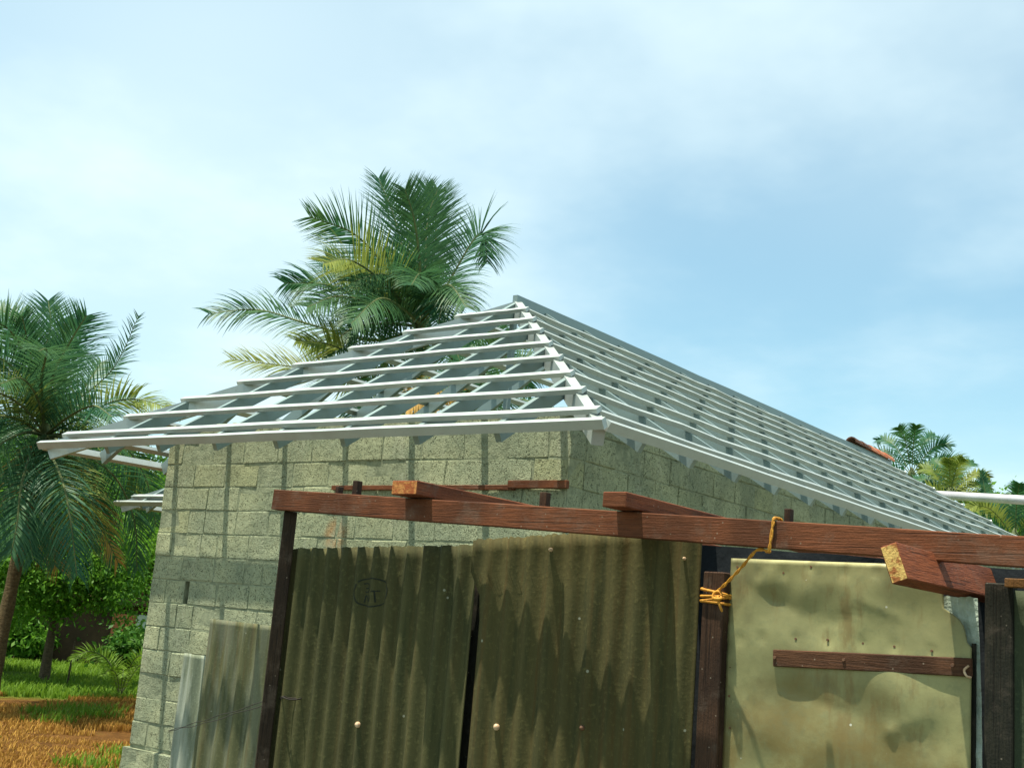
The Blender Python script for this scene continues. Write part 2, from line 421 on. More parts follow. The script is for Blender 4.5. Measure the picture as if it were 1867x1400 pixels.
STRAW = mat_leaf("dry_grass", (0.20, 0.085, 0.018), (0.52, 0.30, 0.062), (0.36, 0.20, 0.036), 0.25, 0.8)
H_FIELD = Vector((ray(120, 1080).x, ray(120, 1080).y, 0)).normalized()
def mat_ground():
    t = NT("dry_field_soil")
    a = t.noise(0.55, 5, 0.6); b = t.noise(5, 6, 0.7); f = t.noise(40, 5, 0.75)
    dp = t.n.new('ShaderNodeVectorMath'); dp.operation = 'DOT_PRODUCT'
    t.l.new(t.pos, dp.inputs[0]); dp.inputs[1].default_value = H_FIELD
    u = t.math('SUBTRACT', dp.outputs['Value'], CAM.dot(H_FIELD))
    soil = t.mix(t.rng(b, 0.3, 0.7), (0.085, 0.038, 0.012), (0.19, 0.088, 0.024))
    soil = t.mix(t.math('MULTIPLY', t.rng(f, 0.45, 0.7), 0.6), soil, (0.24, 0.13, 0.036))
    soil = t.mix(t.rng(a, 0.60, 0.68, 0, 0.8), soil, (0.12, 0.17, 0.025))
    far = t.rng(t.math('ADD', u, t.math('MULTIPLY', b, 1.6)), 20.2, 21.2)
    c = t.mix(far, soil, t.mix(t.rng(b, 0.35, 0.65), (0.06, 0.12, 0.014), (0.12, 0.19, 0.022)))
    sx_ = t.n.new('ShaderNodeSeparateXYZ'); t.l.new(t.pos, sx_.inputs[0])
    bounce_ground = t.rng(t.math('ADD', sx_.outputs[0], t.math('MULTIPLY', a, 3.0)), -4.6, -3.4)      # unseen pale ground, added to bounce light onto the shaded side wall
    c = t.mix(bounce_ground, c, t.mix(t.rng(b, 0.3, 0.7), (0.15, 0.16, 0.12), (0.24, 0.245, 0.185)))
    return t.done(c, 1.0, t.bump(t.math('ADD', b, f), 0.9, 0.05), spec=0.05)
GROUND = mat_ground()

# ------------------------------------------------------------------ ground
def build_ground():
    V, F = [], []
    radii = [0, 3, 6, 9, 12, 16, 20, 26, 34, 46, 70, 120, 250, 600, 1400]; n = 48
    V.append((CAM.x, CAM.y, 0))
    for r in radii[1:]:
        for k in range(n):
            a = 2 * math.pi * k / n
            V.append((CAM.x + r * math.cos(a), CAM.y + r * math.sin(a), random.uniform(-0.05, 0.03) if 8 < r < 130 else 0.0))
    for k in range(n): F.append((0, 1 + k, 1 + (k + 1) % n))
    for i in range(len(radii) - 2):
        b = 1 + i * n
        for k in range(n): F.append((b + k, b + n + k, b + n + (k + 1) % n, b + (k + 1) % n))
    tag(mk("ground", V, F, GROUND, None, smooth=True), kind='structure')
build_ground()

# ------------------------------------------------------------------ house
EAVE = 2.85                 # height of the eave line
W = 5.88                    # eave width along X (X = -W .. 0)
HR = 1.826                  # rise of ridge over eave
SL = HR / (W / 2)           # slope
RIDGE = 9.5                 # ridge length
LEN = W + RIDGE             # eave length along Y
OH = 0.78                   # overhang
XW0, XW1 = -W + 0.81, -0.747
YW0, YW1 = OH, LEN - OH
JZ = EAVE - 0.10            # one bed joint height
PLINTH = JZ - 2.4
house = empty("block_house", ((XW0 + XW1) / 2, YW0, 0))
tag(house, "grey concrete block house with open steel hip roof frame", "house")

HOLES = [(-4.615, -4.555, JZ - 1.2 + 0.006, JZ - 1.0 - 0.004), (-4.575, -4.50, JZ - 2.28, JZ - 2.2)]
def core_boxes(x0, x1, y0, y1, z0, z1, holes, depth):
    xs = sorted({x0, x1, *[h[0] for h in holes], *[h[1] for h in holes]})
    zs = sorted({z0, z1, *[h[2] for h in holes], *[h[3] for h in holes]})
    V, F = [], []
    for i in range(len(xs) - 1):
        for k in range(len(zs) - 1):
            cx, cz = (xs[i] + xs[i + 1]) / 2, (zs[k] + zs[k + 1]) / 2
            hole = any(h[0] < cx < h[1] and h[2] < cz < h[3] for h in holes)
            ya = y0 + depth if hole else y0
            b = len(V)
            V += box8((cx, (ya + y1) / 2, cz), ((xs[i + 1] - xs[i]) / 2, 0, 0), (0, (y1 - ya) / 2, 0), (0, 0, (zs[k + 1] - zs[k]) / 2))
            F += [tuple(b + q for q in f) for f in BOXF]
    return V, F
TH = 0.19
WTOP = EAVE + SL * OH - 0.225
V, F = core_boxes(XW0 + 0.008, XW1 - 0.008, YW0 + 0.0045, YW0 + TH - 0.006, PLINTH - 0.02, WTOP - 0.012, HOLES, 0.12)
front_wall = mk("front_wall", V, F, MORTAR, house)
right_wall = aabox("side_wall", XW1 - TH + 0.009, XW1 - 0.009, YW0 + TH - 0.008, YW1, PLINTH - 0.02, WTOP - 0.012, MORTAR, house)
aabox("side_wall", XW0 + 0.009, XW0 + TH - 0.009, YW0 + TH - 0.008, YW1, PLINTH - 0.02, WTOP - 0.012, MORTAR, house)
aabox("rear_wall", XW0 + TH - 0.008, XW1 - TH + 0.008, YW1 - TH, YW1 - 0.01, PLINTH - 0.02, WTOP - 0.012, MORTAR, house)
aabox("partition_wall", XW0 + TH - 0.008, XW1 - TH + 0.008, 5.2, 5.2 + TH, PLINTH - 0.02, WTOP - 0.3, MORTAR, house)
aabox("floor_slab", XW0 - 0.02, XW1 + 0.02, YW0 - 0.02, YW1 + 0.02, -0.1, PLINTH - 0.24, MORTAR, house)

def block_mesh(seed, lng=0.40, hgt=0.20, thk=TH):
    r = random.Random(seed)
    me = bpy.data.meshes.new("block")
    me.from_pydata([tuple(v) for v in box8((0, 0, 0), (lng / 2, 0, 0), (0, thk / 2, 0), (0, 0, hgt / 2))], [], BOXF)
    bm = bmesh.new(); bm.from_mesh(me)
    bmesh.ops.bevel(bm, geom=list(bm.edges), offset=0.006, segments=1, affect='EDGES')
    for v in bm.verts:
        v.co += Vector((r.uniform(-.005, .005), r.uniform(-.0045, .0045), r.uniform(-.005, .005)))
    if seed % 3 == 1:                               # a knocked-off corner
        q = Vector((r.choice((-1, 1)) * lng / 2, r.choice((-1, 1)) * thk / 2, r.choice((-1, 1)) * hgt / 2))
        for v in bm.verts:
            if (v.co - q).length < 0.03: v.co += (Vector((0, 0, 0)) - q).normalized() * r.uniform(.012, .03)
    bm.to_mesh(me); bm.free(); me.materials.append(BLOCK)
    for p in me.polygons: p.use_smooth = False
    me.update(); return me
BLK = [block_mesh(i) for i in range(15)]
def put_block(parent, centre, lng, hgt, rot):
    o = bpy.data.objects.new("block", random.choice(BLK))
    o.location = Vector(centre) - ORIG[parent.name]
    o.scale = (lng / 0.40, 1, hgt / 0.20)
    o.rotation_euler = (random.uniform(-.004, .004), random.uniform(-.006, .006), rot + random.uniform(-.006, .006) + (math.pi if random.random() < .5 else 0))
    o.parent = parent; COL.objects.link(o)
def course(parent, a0, a1, zb, hgt, axis, fixed, first, holes=()):
    pos = a0; i = 0
    while pos < a1 - 0.03:
        L = first if i == 0 else random.choice((0.40, 0.40, 0.41, 0.39, 0.40, 0.36, 0.21))
        e = min(pos + L, a1)
        if a1 - e < 0.09: e = a1
        for h in holes:                             # a joint left open at a hole
            if zb < (h[2] + h[3]) / 2 < zb + hgt and pos < h[0] < e + 0.12: e = h[0]
        s = pos
        for h in holes:
            if zb < (h[2] + h[3]) / 2 < zb + hgt and abs(s - h[0]) < 1e-6: s = h[1]; e = max(e, s + 0.36)
        jt = random.choice((0.004, 0.007, 0.010, 0.014))
        c = (s + e) / 2
        dy = random.uniform(-0.003, 0.003)
        p = (c, fixed + dy, zb + hgt / 2) if axis == 'x' else (fixed + dy, c, zb + hgt / 2)
        if e - s > 0.05: put_block(parent, p, e - s - jt, hgt - random.uniform(0.006, 0.011), 0 if axis == 'x' else math.pi / 2)
        pos = e; i += 1
zb = PLINTH; ci = 0
while zb < WTOP - 0.05:
    h = min(0.2, WTOP - zb)
    course(front_wall, XW0, XW1, zb, h, 'x', YW0 + TH / 2, 0.40 if ci % 2 else 0.21, HOLES[:1])
    if zb > 1.45:
        course(right_wall, YW0 + TH, 7.3, zb, h, 'y', XW1 - TH / 2, 0.22 if ci % 2 else 0.40)
    zb += 0.2; ci += 1
# plinth courses, a little wider than the wall
plinth = aabox("plinth", XW0 - 0.05, XW1 + 0.05, YW0 - 0.025, YW0 + TH + 0.03, -0.05, PLINTH - 0.024, MORTAR, house)
for k, zb in enumerate((PLINTH - 0.222, PLINTH - 0.422)):
    course(plinth, XW0 - 0.06, XW1 + 0.06, zb, 0.2, 'x', YW0 - 0.033 + TH / 2, 0.30 if k else 0.42)

# roof frame -----------------------------------------------------------
roof = empty("roof_frame", (-W / 2, W / 2, EAVE)); roof.parent = house
roof.location = Vector((-W / 2, W / 2, EAVE)) - ORIG[house.name]
cosS = 1 / math.sqrt(1 + SL * SL)
PH = 0.034                                       # purlin channel height
PW = 0.062                                       # and width
RT = -PH / cosS                                  # rafter top, below the purlin-top plane (vertical)
nF = Vector((0, -SL, 1)); nB = Vector((0, SL, 1)); nR = Vector((SL, 0, 1)); nL = Vector((-SL, 0, 1))
XC = -W / 2
def rise(d): return EAVE + SL * d
SP = 0.69
RW, RH = 0.045, 0.115
xs = [-0.854 - SP * k for k in range(-1, 8)]
xs = [x for x in xs if -W + 0.25 < x < -0.25]
for x in xs:
    d = min(-x, W + x)
    if d > 0.35:
        bar("rafter", (x, 0.05, rise(0.05) + RT), (x, d - 0.03, rise(d - 0.03) + RT), nF, RW, RH, GALV_R, roof)
        bar("rafter", (x, LEN - 0.05, rise(0.05) + RT), (x, LEN - d + 0.03, rise(d - 0.03) + RT), nB, RW, RH, GALV_R, roof)
ny = int((LEN - 0.5) / SP)
for k in range(ny + 1):
    y = 0.62 + SP * k
    d = min(y, LEN - y, W / 2)
    if d < 0.35: continue
    e = d - 0.03
    bar("rafter", (-0.05, y, rise(0.05) + RT), (-e, y, rise(e) + RT), nR, RW, RH, GALV_R, roof)
    bar("rafter", (-W + 0.05, y, rise(0.05) + RT), (-W + e, y, rise(e) + RT), nL, RW, RH, GALV_R, roof)
T0 = 0.165
ds = [T0 + (W / 2 - T0) * 0.981 * i / 8 for i in range(8)]
for d in ds:
    z = rise(d); m = 0.018
    jit = random.uniform(-0.006, 0.006)
    bar("purlin", (-W + d - m - random.uniform(0, .03), d + jit, z), (-d + m + random.uniform(-.008, .008), d + jit + random.uniform(-.008, .008), z + random.uniform(-.004, .004)), nF, PW, PH, GALV, roof, 8, 0.003)
    bar("purlin", (-W + d, LEN - d, z), (-d, LEN - d, z), nB, PW, PH, GALV, roof, 4, 0.003)
    bar("purlin", (-d + jit, d + m + 0.02, z - 0.004), (-d + jit, LEN - d - m, z), nR, 0.045, 0.036, GALV, roof, 22, 0.007)
    bar("purlin", (-W + d, d + m + 0.02, z), (-W + d, LEN - d - m, z), nL, PW, PH, GALV, roof, 12, 0.005)
FH, FD = 0.064, 0.045
bar("fascia", (-W, 0, EAVE), (0, 0, EAVE), nF, FD, FH, GALV, roof, 10, 0.002)
bar("fascia", (-W, LEN, EAVE), (0, LEN, EAVE), nB, FD, FH, GALV, roof, 4, 0.002)
bar("fascia", (0, 0.06, EAVE - 0.003), (0, LEN - 0.03, EAVE), nR, FD, FH, GALV, roof, 20, 0.004)
bar("fascia", (-W, 0.04, EAVE - 0.003), (-W, LEN - 0.03, EAVE), nL, FD, FH, GALV, roof, 10, 0.003)
hd = 0.035 + RT
for sx, sy in ((0, 0), (-W, 0), (0, LEN), (-W, LEN)):
    ix = 1 if sx == 0 else -1; iy = 1 if sy == 0 else -1
    a = (sx - ix * 0.05, sy + iy * 0.05, EAVE + SL * 0.05 - 0.045)
    b = (XC + ix * 0.02, sy + iy * (W / 2 - 0.02), rise(W / 2 - 0.02) - 0.045)
    bar("hip_rafter", a, b, (0, 0, 1), 0.075, 0.145, GALV, roof)
bar("ridge_beam", (XC, W / 2 - 0.05, EAVE + HR + 0.002), (XC, LEN - W / 2 + 0.75, EAVE + HR + 0.002), (0, 0, 1), 0.055, 0.15, GALV_R, roof, 14, 0.004)
for y in (W / 2, 5.4, 7.6, 9.8):                # king posts and ties standing on the walls
    bar("king_post", (XC - 0.03, y + .02, EAVE + 0.05), (XC - 0.03, y + .02, EAVE + HR - 0.15), (0, 1, 0), 0.05, 0.05, GALV_R, roof)
    bar("tie_beam", (-W + 0.82, y, EAVE + 0.33), (-0.82, y, EAVE + 0.33), (0, 0, 1), 0.05, 0.08, GALV_R, roof)
# red ridge tiles already laid over the far end of the ridge and down the far hip
def ridge_tile(p, d, up, mat):
    p, d, up = Vector(p), Vector(d).normalized(), Vector(up); s = d.cross(up).normalized(); up = s.cross(d)
    V, F = [], []; n = 7
    for e, r0 in ((-0.19, 0.092), (0.19, 0.08)):
        for r in (r0, r0 - 0.018):
            for k in range(n):
                a = math.pi * k / (n - 1)
                V.append(p + d * e + s * (math.cos(a) * r) + up * (math.sin(a) * r))
    for k in range(n - 1):
        F += [(k, k + 1, 2 * n + k + 1, 2 * n + k), (n + k, 3 * n + k, 3 * n + k + 1, n + k + 1),
              (k, n + k, n + k + 1, k + 1), (2 * n + k, 2 * n + k + 1, 3 * n + k + 1, 3 * n + k)]
    F += [(0, 2 * n, 3 * n, n), (n - 1, 2 * n - 1, 4 * n - 1, 3 * n - 1)]
    mk("ridge_tile", V, F, mat, roof, smooth=False)
for k in range(5):
    ridge_tile((XC, LEN - W / 2 - 0.75 + 0.33 * k, EAVE + HR + 0.012 - 0.006 * k), (0, 1, -0.03), (0, 0, 1), ROOFT if k < 2 else CLAY)
# lower wing behind, its eave shows left of the wall
wing = empty("wing_roof_frame", (-9, 5, EAVE)); wing.parent = house
wing.location = Vector((-9, 5, EAVE)) - ORIG[house.name]
wx, wy = -10.74, 4.30
bar("fascia", (wx, wy, EAVE), (-W - 0.1, wy, EAVE), nF, FD, FH, GALV, wing, 5, 0.002)
bar("fascia", (wx, wy + 0.05, EAVE - .003), (wx, wy + 5.5, EAVE), nL, FD, FH, GALV, wing, 5, 0.002)
for k in range(6):
    d = T0 + 0.345 * k
    bar("purlin", (wx + d, wy + d, rise(d)), (-W + 0.02 - d, wy + d, rise(d)), nF, PW, PH, GALV, wing, 5, 0.003)
    bar("purlin", (wx + d, wy + d + .03, rise(d)), (wx + d, wy + 5.5 - d, rise(d)), nL, PW, PH, GALV, wing, 5, 0.003)
bar("hip_rafter", (wx + 0.05, wy + 0.05, EAVE - 0.015), (wx + 2.3, wy + 2.3, rise(2.3) - 0.045), (0, 0, 1), 0.055, 0.145, GALV, wing)
for k in range(7):
    x = wx + 0.5 + SP * k; d = min(x - wx, 2.3)
    if x < -W - 0.2: bar("rafter", (x, wy + 0.05, rise(0.05) + RT), (x, wy + d - .03, rise(d - .03) + RT), nF, RW, RH, GALV_R, wing)
    y = wy + 0.5 + SP * k; d = min(y - wy, 2.3, wy + 5.5 - y)
    if d > .3: bar("rafter", (wx + 0.05, y, rise(0.05) + RT), (wx + d - .03, y, rise(d - .03) + RT), nL, RW, RH, GALV_R, wing)
aabox("wing_wall", wx + 0.85, XW0 + 0.02, wy + 0.8, wy + 0.98, -0.05, EAVE + 0.26, MORTAR, house)
aabox("wing_wall", wx + 0.85, wx + 1.03, wy + 0.985, wy + 4.7, -0.05, EAVE + 0.26, MORTAR, house)

# ------------------------------------------------------------------ timber and sheet shed
YB = -2.2                                       # front face of the long beam
shed = empty("sheet_shed", (1.2, YB, 0))
tag(shed, "rough shed of corrugated sheets and red timber in front of the house", "shed")
def lean(px, py, y): return on_y(px, py, y)
bL, bR = on_y(499, 892, YB), on_y(1867, 977, YB)
sl = (bR.z - bL.z) / (bR.x - bL.x)
bx1 = bR.x + 1.1
def beam_top(x): return bL.z + sl * (x - bL.x)
BH = 0.092
beam = bar("beam", (bL.x, YB + 0.025, bL.z), (bx1, YB + 0.025, beam_top(bx1)), (0, 0, 1), 0.05, BH, [WOOD_X, CUT], shed, 14, 0.0015, endmat=True)
bevel_mesh(beam.data, 0.003)
# rafters lying across the beam
def rafter(xc, w, h, y0, y1, zt, drop=0.0, rot=0.0, end=None):
    a = Vector((xc, y0, zt)); d = Vector((math.sin(rot), math.cos(rot), drop)).normalized()
    o = bar("rafter", a, a + d * (y1 - y0), (0, 0, 1), w, h, [WOOD_Y, end or CUT_RED], shed, 4, 0.001, endmat=True)
    bevel_mesh(o.data, 0.003); return o
r1a, r1b = on_y(713, 900, YB - 0.09), on_y(759, 903, YB - 0.09)
rx = (r1a.x + r1b.x) / 2
rafter(rx, r1b.x - r1a.x, 0.058, YB - 0.09, 0.70, beam_top(rx) + 0.0625, 0.0)
r2 = on_y(1120, 910, YB - 0.1)
rafter(r2.x, 0.10, 0.055, YB - 0.1, 0.6, beam_top(r2.x) + 0.0595, 0.0, 0.0, WOOD_X)  # end face in darker timber, standing in for its shade
# third rafter, rolled over, passing under the beam
p0 = on_y(1630, 1026, YB - 0.32)
o = box("rafter", (0, 0, 0), (0.026, 0, 0), (0, 0.47, 0), (0, 0, 0.056), [WOOD_Y, CUT], None, 0.0, midx=[0, 0, 1, 1, 0, 0])
bevel_mesh(o.data, 0.003)
Rm = Matrix.Rotation(-0.02, 3, 'Z') @ Matrix.Rotation(math.radians(-20), 3, 'Y')
org = ORIG[shed.name]
for v in o.data.vertices: v.co = Rm @ (v.co + Vector((0, 0.47, 0))) + p0 - org
o.parent = shed
# short pegs behind the beam and the rails on the house wall
for px, py, w, h in ((653, 877, 0.03, 0.10), (995, 898, 0.032, 0.10), (1439, 928, 0.022, 0.10), (620, 887, .02, .09)):
    q = on_y(px, py, YB + 0.07); aabox("peg", q.x - w / 2, q.x + w / 2, YB + 0.052, YB + 0.085, q.z - h, q.z, WOOD_Z, shed, 0.002)
la, lb, lc = on_y(610, 884, OH), on_y(942, 890, OH), on_y(1037, 884, OH)
aabox("wall_rail", la.x, lb.x, OH - 0.034, OH - 0.006, lb.z - 0.015, lb.z + 0.020, WOOD_X, shed, 0.003)
aabox("wall_rail", on_y(932, 884, OH).x, lc.x + 0.01, OH - 0.045, OH - 0.008, lc.z - 0.026, lc.z + 0.028, WOOD_X, shed, 0.003)

# posts
def post(name, x, y, w, t, z0, z1, ang, mat, leanx=0.0, midx=None):
    c, s = math.cos(ang), math.sin(ang)
    V = []
    for z, dx in ((z0, leanx), (z1, 0)):
        for i, j in ((-1, -1), (1, -1), (1, 1), (-1, 1)):
            V.append((x + dx + i * w / 2 * c - j * t / 2 * s, y + i * w / 2 * s + j * t / 2 * c, z))
    F = [(3, 2, 1, 0), (4, 5, 6, 7), (0, 1, 5, 4), (1, 2, 6, 5), (2, 3, 7, 6), (3, 0, 4, 7)]
    o = mk(name, V, F, mat, shed, midx=midx); bevel_mesh(o.data, 0.004); return o
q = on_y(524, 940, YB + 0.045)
post("post", q.x + 0.004, YB + 0.06, 0.060, 0.052, -0.05, beam_top(q.x) - BH - 0.001, math.radians(47), [WOOD_P, WOOD_E], 0.0, [0, 0, 0, 0, 0, 1])  # narrow face painted in the sunlit tone, the rest in the shaded one
q = on_y(872, 1230, YB + 0.20)
post("post", q.x - 0.005, YB + 0.21, 0.15, 0.06, -0.05, 1.78, 0, WOOD_D)  # added dark backing, stands in for the shade seen through the slit
q = on_y(1301, 1042, YB + 0.20)
post("door_post", q.x + 0.005, YB + 0.22, 0.086, 0.05, -0.05, q.z, 0, WOOD_Z)
q = on_y(1815, 1080, YB + 0.20)
post("door_post", q.x + 0.012, YB + 0.22, 0.085, 0.06, -0.05, q.z + 0.03, 0, WOOD_D)
q = on_y(1855, 1055, YB + 0.17); q2 = on_y(1855, 1071, YB + 0.17)
aabox("board", q.x - 0.035, q.x + 0.5, YB + 0.155, YB + 0.195, q2.z, q.z, WOOD_E, shed, 0.002)
# added dark sheet, standing in for the shade inside the shed
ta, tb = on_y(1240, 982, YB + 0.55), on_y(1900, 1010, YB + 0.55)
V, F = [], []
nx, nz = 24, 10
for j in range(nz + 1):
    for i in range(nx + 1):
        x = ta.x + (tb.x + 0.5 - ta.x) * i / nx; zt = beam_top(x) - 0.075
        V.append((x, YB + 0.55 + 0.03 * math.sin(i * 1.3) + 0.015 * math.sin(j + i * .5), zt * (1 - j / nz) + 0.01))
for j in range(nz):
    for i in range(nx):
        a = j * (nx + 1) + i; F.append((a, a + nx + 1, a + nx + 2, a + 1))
o = mk("shade_backing", V, F, SHADE_BACK, shed, smooth=True)  # added dark sheet in place of interior shade

# corrugated sheets ----------------------------------------------------
class Sheet:
    """A corrugated sheet: from a to b along its top edge (plan), z from zt(u) down to z0."""
    def __init__(s, a, b, zta, ztb, z0, pitch, amp, phase, thick=0.006, left=None, rag=0.0, leanback=0.0):
        s.a, s.b = Vector((a[0], a[1], 0)), Vector((b[0], b[1], 0))
        s.d = (s.b - s.a); s.L = s.d.length; s.d.normalize(); s.n = Vector((s.d.y, -s.d.x, 0))   # towards the camera side
        s.zta, s.ztb, s.z0, s.pitch, s.amp, s.phase, s.th, s.left, s.rag = zta, ztb, z0, pitch, amp, phase, thick, left, rag
        s.lb = leanback
    def p(s, u, z, off=0.0):
        h = s.amp * math.cos(2 * math.pi * u / s.pitch + s.phase) + 0.003 * math.sin(u * 5 + z * 3)
        q = s.a + s.d * u + s.n * (h + off + s.lb * z); return Vector((q.x, q.y, z))
    def build(s, name, mat, parent):
        per = 10; nu = int(s.L / s.pitch * per) + 1; nz = 16; V, F = [], []
        rr = [random.uniform(-s.rag, s.rag) for _ in range(nu + 1)]
        for side in (0.0, -s.th):
            for j in range(nz + 1):
                for i in range(nu + 1):
                    f = i / nu; zt = s.zta + (s.ztb - s.zta) * f + rr[i]
                    t = (j / nz) ** 1.3; z = zt + (s.z0 - zt) * t
                    u0 = s.left(zt - z) if s.left else 0.0
                    V.append(s.p(u0 + (s.L - u0) * f, z, side))
        N = (nu + 1) * (nz + 1)
        for j in range(nz):
            for i in range(nu):
                a = j * (nu + 1) + i
                F.append((a, a + nu + 1, a + nu + 2, a + 1)); F.append((N + a, N + a + 1, N + a + nu + 2, N + a + nu + 1))
        for i in range(nu):
            F.append((i, i + 1, N + i + 1, N + i)); b = nz * (nu + 1)
            F.append((b + i, N + b + i, N + b + i + 1, b + i + 1))
        for j in range(nz):
            a = j * (nu + 1); F.append((a, N + a, N + a + nu + 1, a + nu + 1)); a += nu
            F.append((a, a + nu + 1, N + a + nu + 1, N + a))
        return mk(name, V, F, mat, parent, smooth=True)
YS0, YS1, YS2 = YB + 0.078, YB + 0.125, YB + 0.205
a, b = on_y(528, 1002, YS0), on_y(874, 993, YS1)
s1 = Sheet((a.x, YS0), (b.x, YS1), on_y(535, 1000, YS0).z, b.z, 0.0, 0.0905, 0.0160, 1.2, rag=0.003)
sheet1 = s1.build("corrugated_sheet", SHEET1, shed)
sheet1['label'] = "greenish corrugated sheet with a black crayon mark in a ring"
a, b = on_y(866, 984, YS1 - 0.02), on_y(1277, 988, YS2)
def left2(dz):
    t = max(0.0, min(1.0, (dz - 0.19) / 0.05)); return 0.046 * math.sin(t * math.pi / 2) if t > 0 else 0.0
s2 = Sheet((a.x, YS1 - 0.022), (b.x, YS2), a.z, on_y(1277, 957, YS2).z, 0.0, 0.0935, 0.0120, 0.4, left=left2, rag=0.005)
sheet2 = s2.build("corrugated_sheet", SHEET2, shed)
sheet2['label'] = "browner corrugated sheet left of the metal door"
a = on_y(1836, 1075, YB + 0.20)
s3 = Sheet((a.x, YB + 0.21), (a.x + 0.95, YB + 0.21), a.z, a.z, 0.0, 0.0935, 0.0095, 0.0)
s3.build("corrugated_sheet", SHEETD, shed)['label'] = "dark green corrugated sheet at the right edge"

# crayon mark on sheet 1, flat on the corrugated face
def on_sheet(s, px, py):
    lo, hi = YB - 0.1, YB + 0.4
    for _ in range(40):                          # meet the plane of the sheet
        y = (lo + hi) / 2; q = on_y(px, py, y); f = (Vector((q.x, q.y, 0)) - s.a).dot(s.n)
        if f > 0: lo = y
        else: hi = y
    return (Vector((q.x, q.y, 0)) - s.a).dot(s.d), q.z
strokes = [
    [(655 + 0, 1065), (650, 1080), (652, 1092), (656, 1100), (667, 1104), (679, 1106), (692, 1102), (704, 1094), (710, 1083), (710, 1071), (702, 1062), (691, 1056), (676, 1054), (664, 1056), (657, 1061)],
    [(663, 1064), (668, 1063), (671, 1067), (669, 1071), (665, 1072)], [(665, 1072), (670, 1072), (671, 1076), (667, 1079), (664, 1078)],
    [(662, 1098), (665, 1085), (670, 1096), (676, 1084), (677, 1097)], [(686, 1098), (686, 1077)], [(681, 1078), (692, 1077)]]
V, F = [], []
for st in strokes:
    pts = spline([Vector((*on_sheet(s1, *q), 0)) for q in st], 5)
    for i, q in enumerate(pts):
        d = (pts[min(i + 1, len(pts) - 1)] - pts[max(i - 1, 0)]).normalized(); nn = Vector((-d.y, d.x, 0)) * 0.0026
        for sg in (1, -1):
            w = q + nn * sg; V.append(s1.p(w.x, w.y, 0.0012))
    b = len(V) - 2 * len(pts)
    for i in range(len(pts) - 1): F.append((b + 2 * i, b + 2 * i + 1, b + 2 * i + 3, b + 2 * i + 2))
mk("crayon_mark", V, F, INK, sheet1)
def bolt(s, px, py, parent, mat=CAP, r=0.013):
    u, z = on_sheet(s, px, py)
    u = (round((u / s.pitch * 2 * math.pi + s.phase) / (2 * math.pi)) * 2 * math.pi - s.phase) / (2 * math.pi) * s.pitch
    c = s.p(u, z, 0.0); V, F = [], []; n = 10
    for e, rr in ((0, r), (0.006, r), (0.012, r * .72), (0.016, r * .25)):
        for k in range(n):
            a = 2 * math.pi * k / n; q = c + s.n * e + s.d * (math.cos(a) * rr); V.append((q.x, q.y, q.z + math.sin(a) * rr))
    for i in range(3):
        for k in range(n): F.append((i * n + k, i * n + (k + 1) % n, (i + 1) * n + (k + 1) % n, (i + 1) * n + k))
    F.append(tuple(3 * n + k for k in range(n)))
    mk("roofing_bolt", V, F, mat, parent, smooth=True)
bolt(s1, 668, 1322, sheet1); bolt(s2, 918, 1326, sheet2); bolt(s2, 1066, 1326, sheet2, IRON, 0.010)
bolt(s2, 1014, 1003, sheet2, CAP, 0.008); bolt(s2, 1238, 1018, sheet2, CAP, 0.006)

# metal door -----------------------------------------------------------
YD = YB + 0.24
dl, dr = on_y(1325, 1200, YD), on_y(1771, 1200, YD)
dtop = on_y(1400, 1030, YD).z
corner = [(on_y(px, py, YD).x, on_y(px, py, YD).z) for px, py in ((1719, 1060), (1720, 1110), (1729, 1114), (1747, 1126), (1758, 1143), (1763, 1171), (1771, 1172))]
def door_right(z):
    if z >= corner[0][1]: return corner[0][0]
    for (xa, za), (xb, zb_) in zip(corner, corner[1:]):
        if zb_ <= z <= za: return xa + (xb - xa) * ((za - z) / max(1e-6, za - zb_))
    return dr.x
dents = [(on_y(px, py, YD), r, h) for px, py, r, h in (
    (1420, 1100, 0.10, -0.008), (1500, 1130, 0.12, -0.010), (1400, 1060, 0.08, 0.007), (1600, 1060, 0.11, 0.007), (1470, 1080, .07, .006),
    (1560, 1100, 0.13, 0.008), (1680, 1120, 0.10, -0.006), (1450, 1280, 0.14, -0.009), (1560, 1300, 0.12, -0.010), (1500, 1350, 0.16, 0.008),
    (1650, 1280, 0.12, 0.008), (1700, 1350, 0.10, -0.006), (1390, 1330, 0.10, 0.008), (1625, 1335, 0.03, 0.006), (1620, 1240, 0.1, 0.006))]
nails_px = [(1344, 1033), (1384, 1045), (1428, 1044), (1478, 1033), (1540, 1044), (1598, 1044), (1350, 1164), (1390, 1164), (1450, 1164), (1508, 1166),
            (1573, 1172), (1630, 1178), (1698, 1186), (1329, 1128), (1329, 1178), (1331, 1215), (1329, 1268), (1330, 1326)]
nail_pts = [on_y(px, py, YD) for px, py in nails_px]
creases = [((on_y(a_, b_, YD).x, on_y(a_, b_, YD).z), (on_y(c_, d_, YD).x, on_y(c_, d_, YD).z), h_) for a_, b_, c_, d_, h_ in (
    (1365, 1070, 1500, 1140, .006), (1500, 1140, 1610, 1105, .005), (1560, 1090, 1700, 1150, -.004), (1420, 1250, 1620, 1330, .006), (1620, 1330, 1740, 1290, -.005), (1350, 1230, 1400, 1390, .004), (1480, 1060, 1580, 1075, -.004))]
V, F = [], []; nx, nz = 90, 110
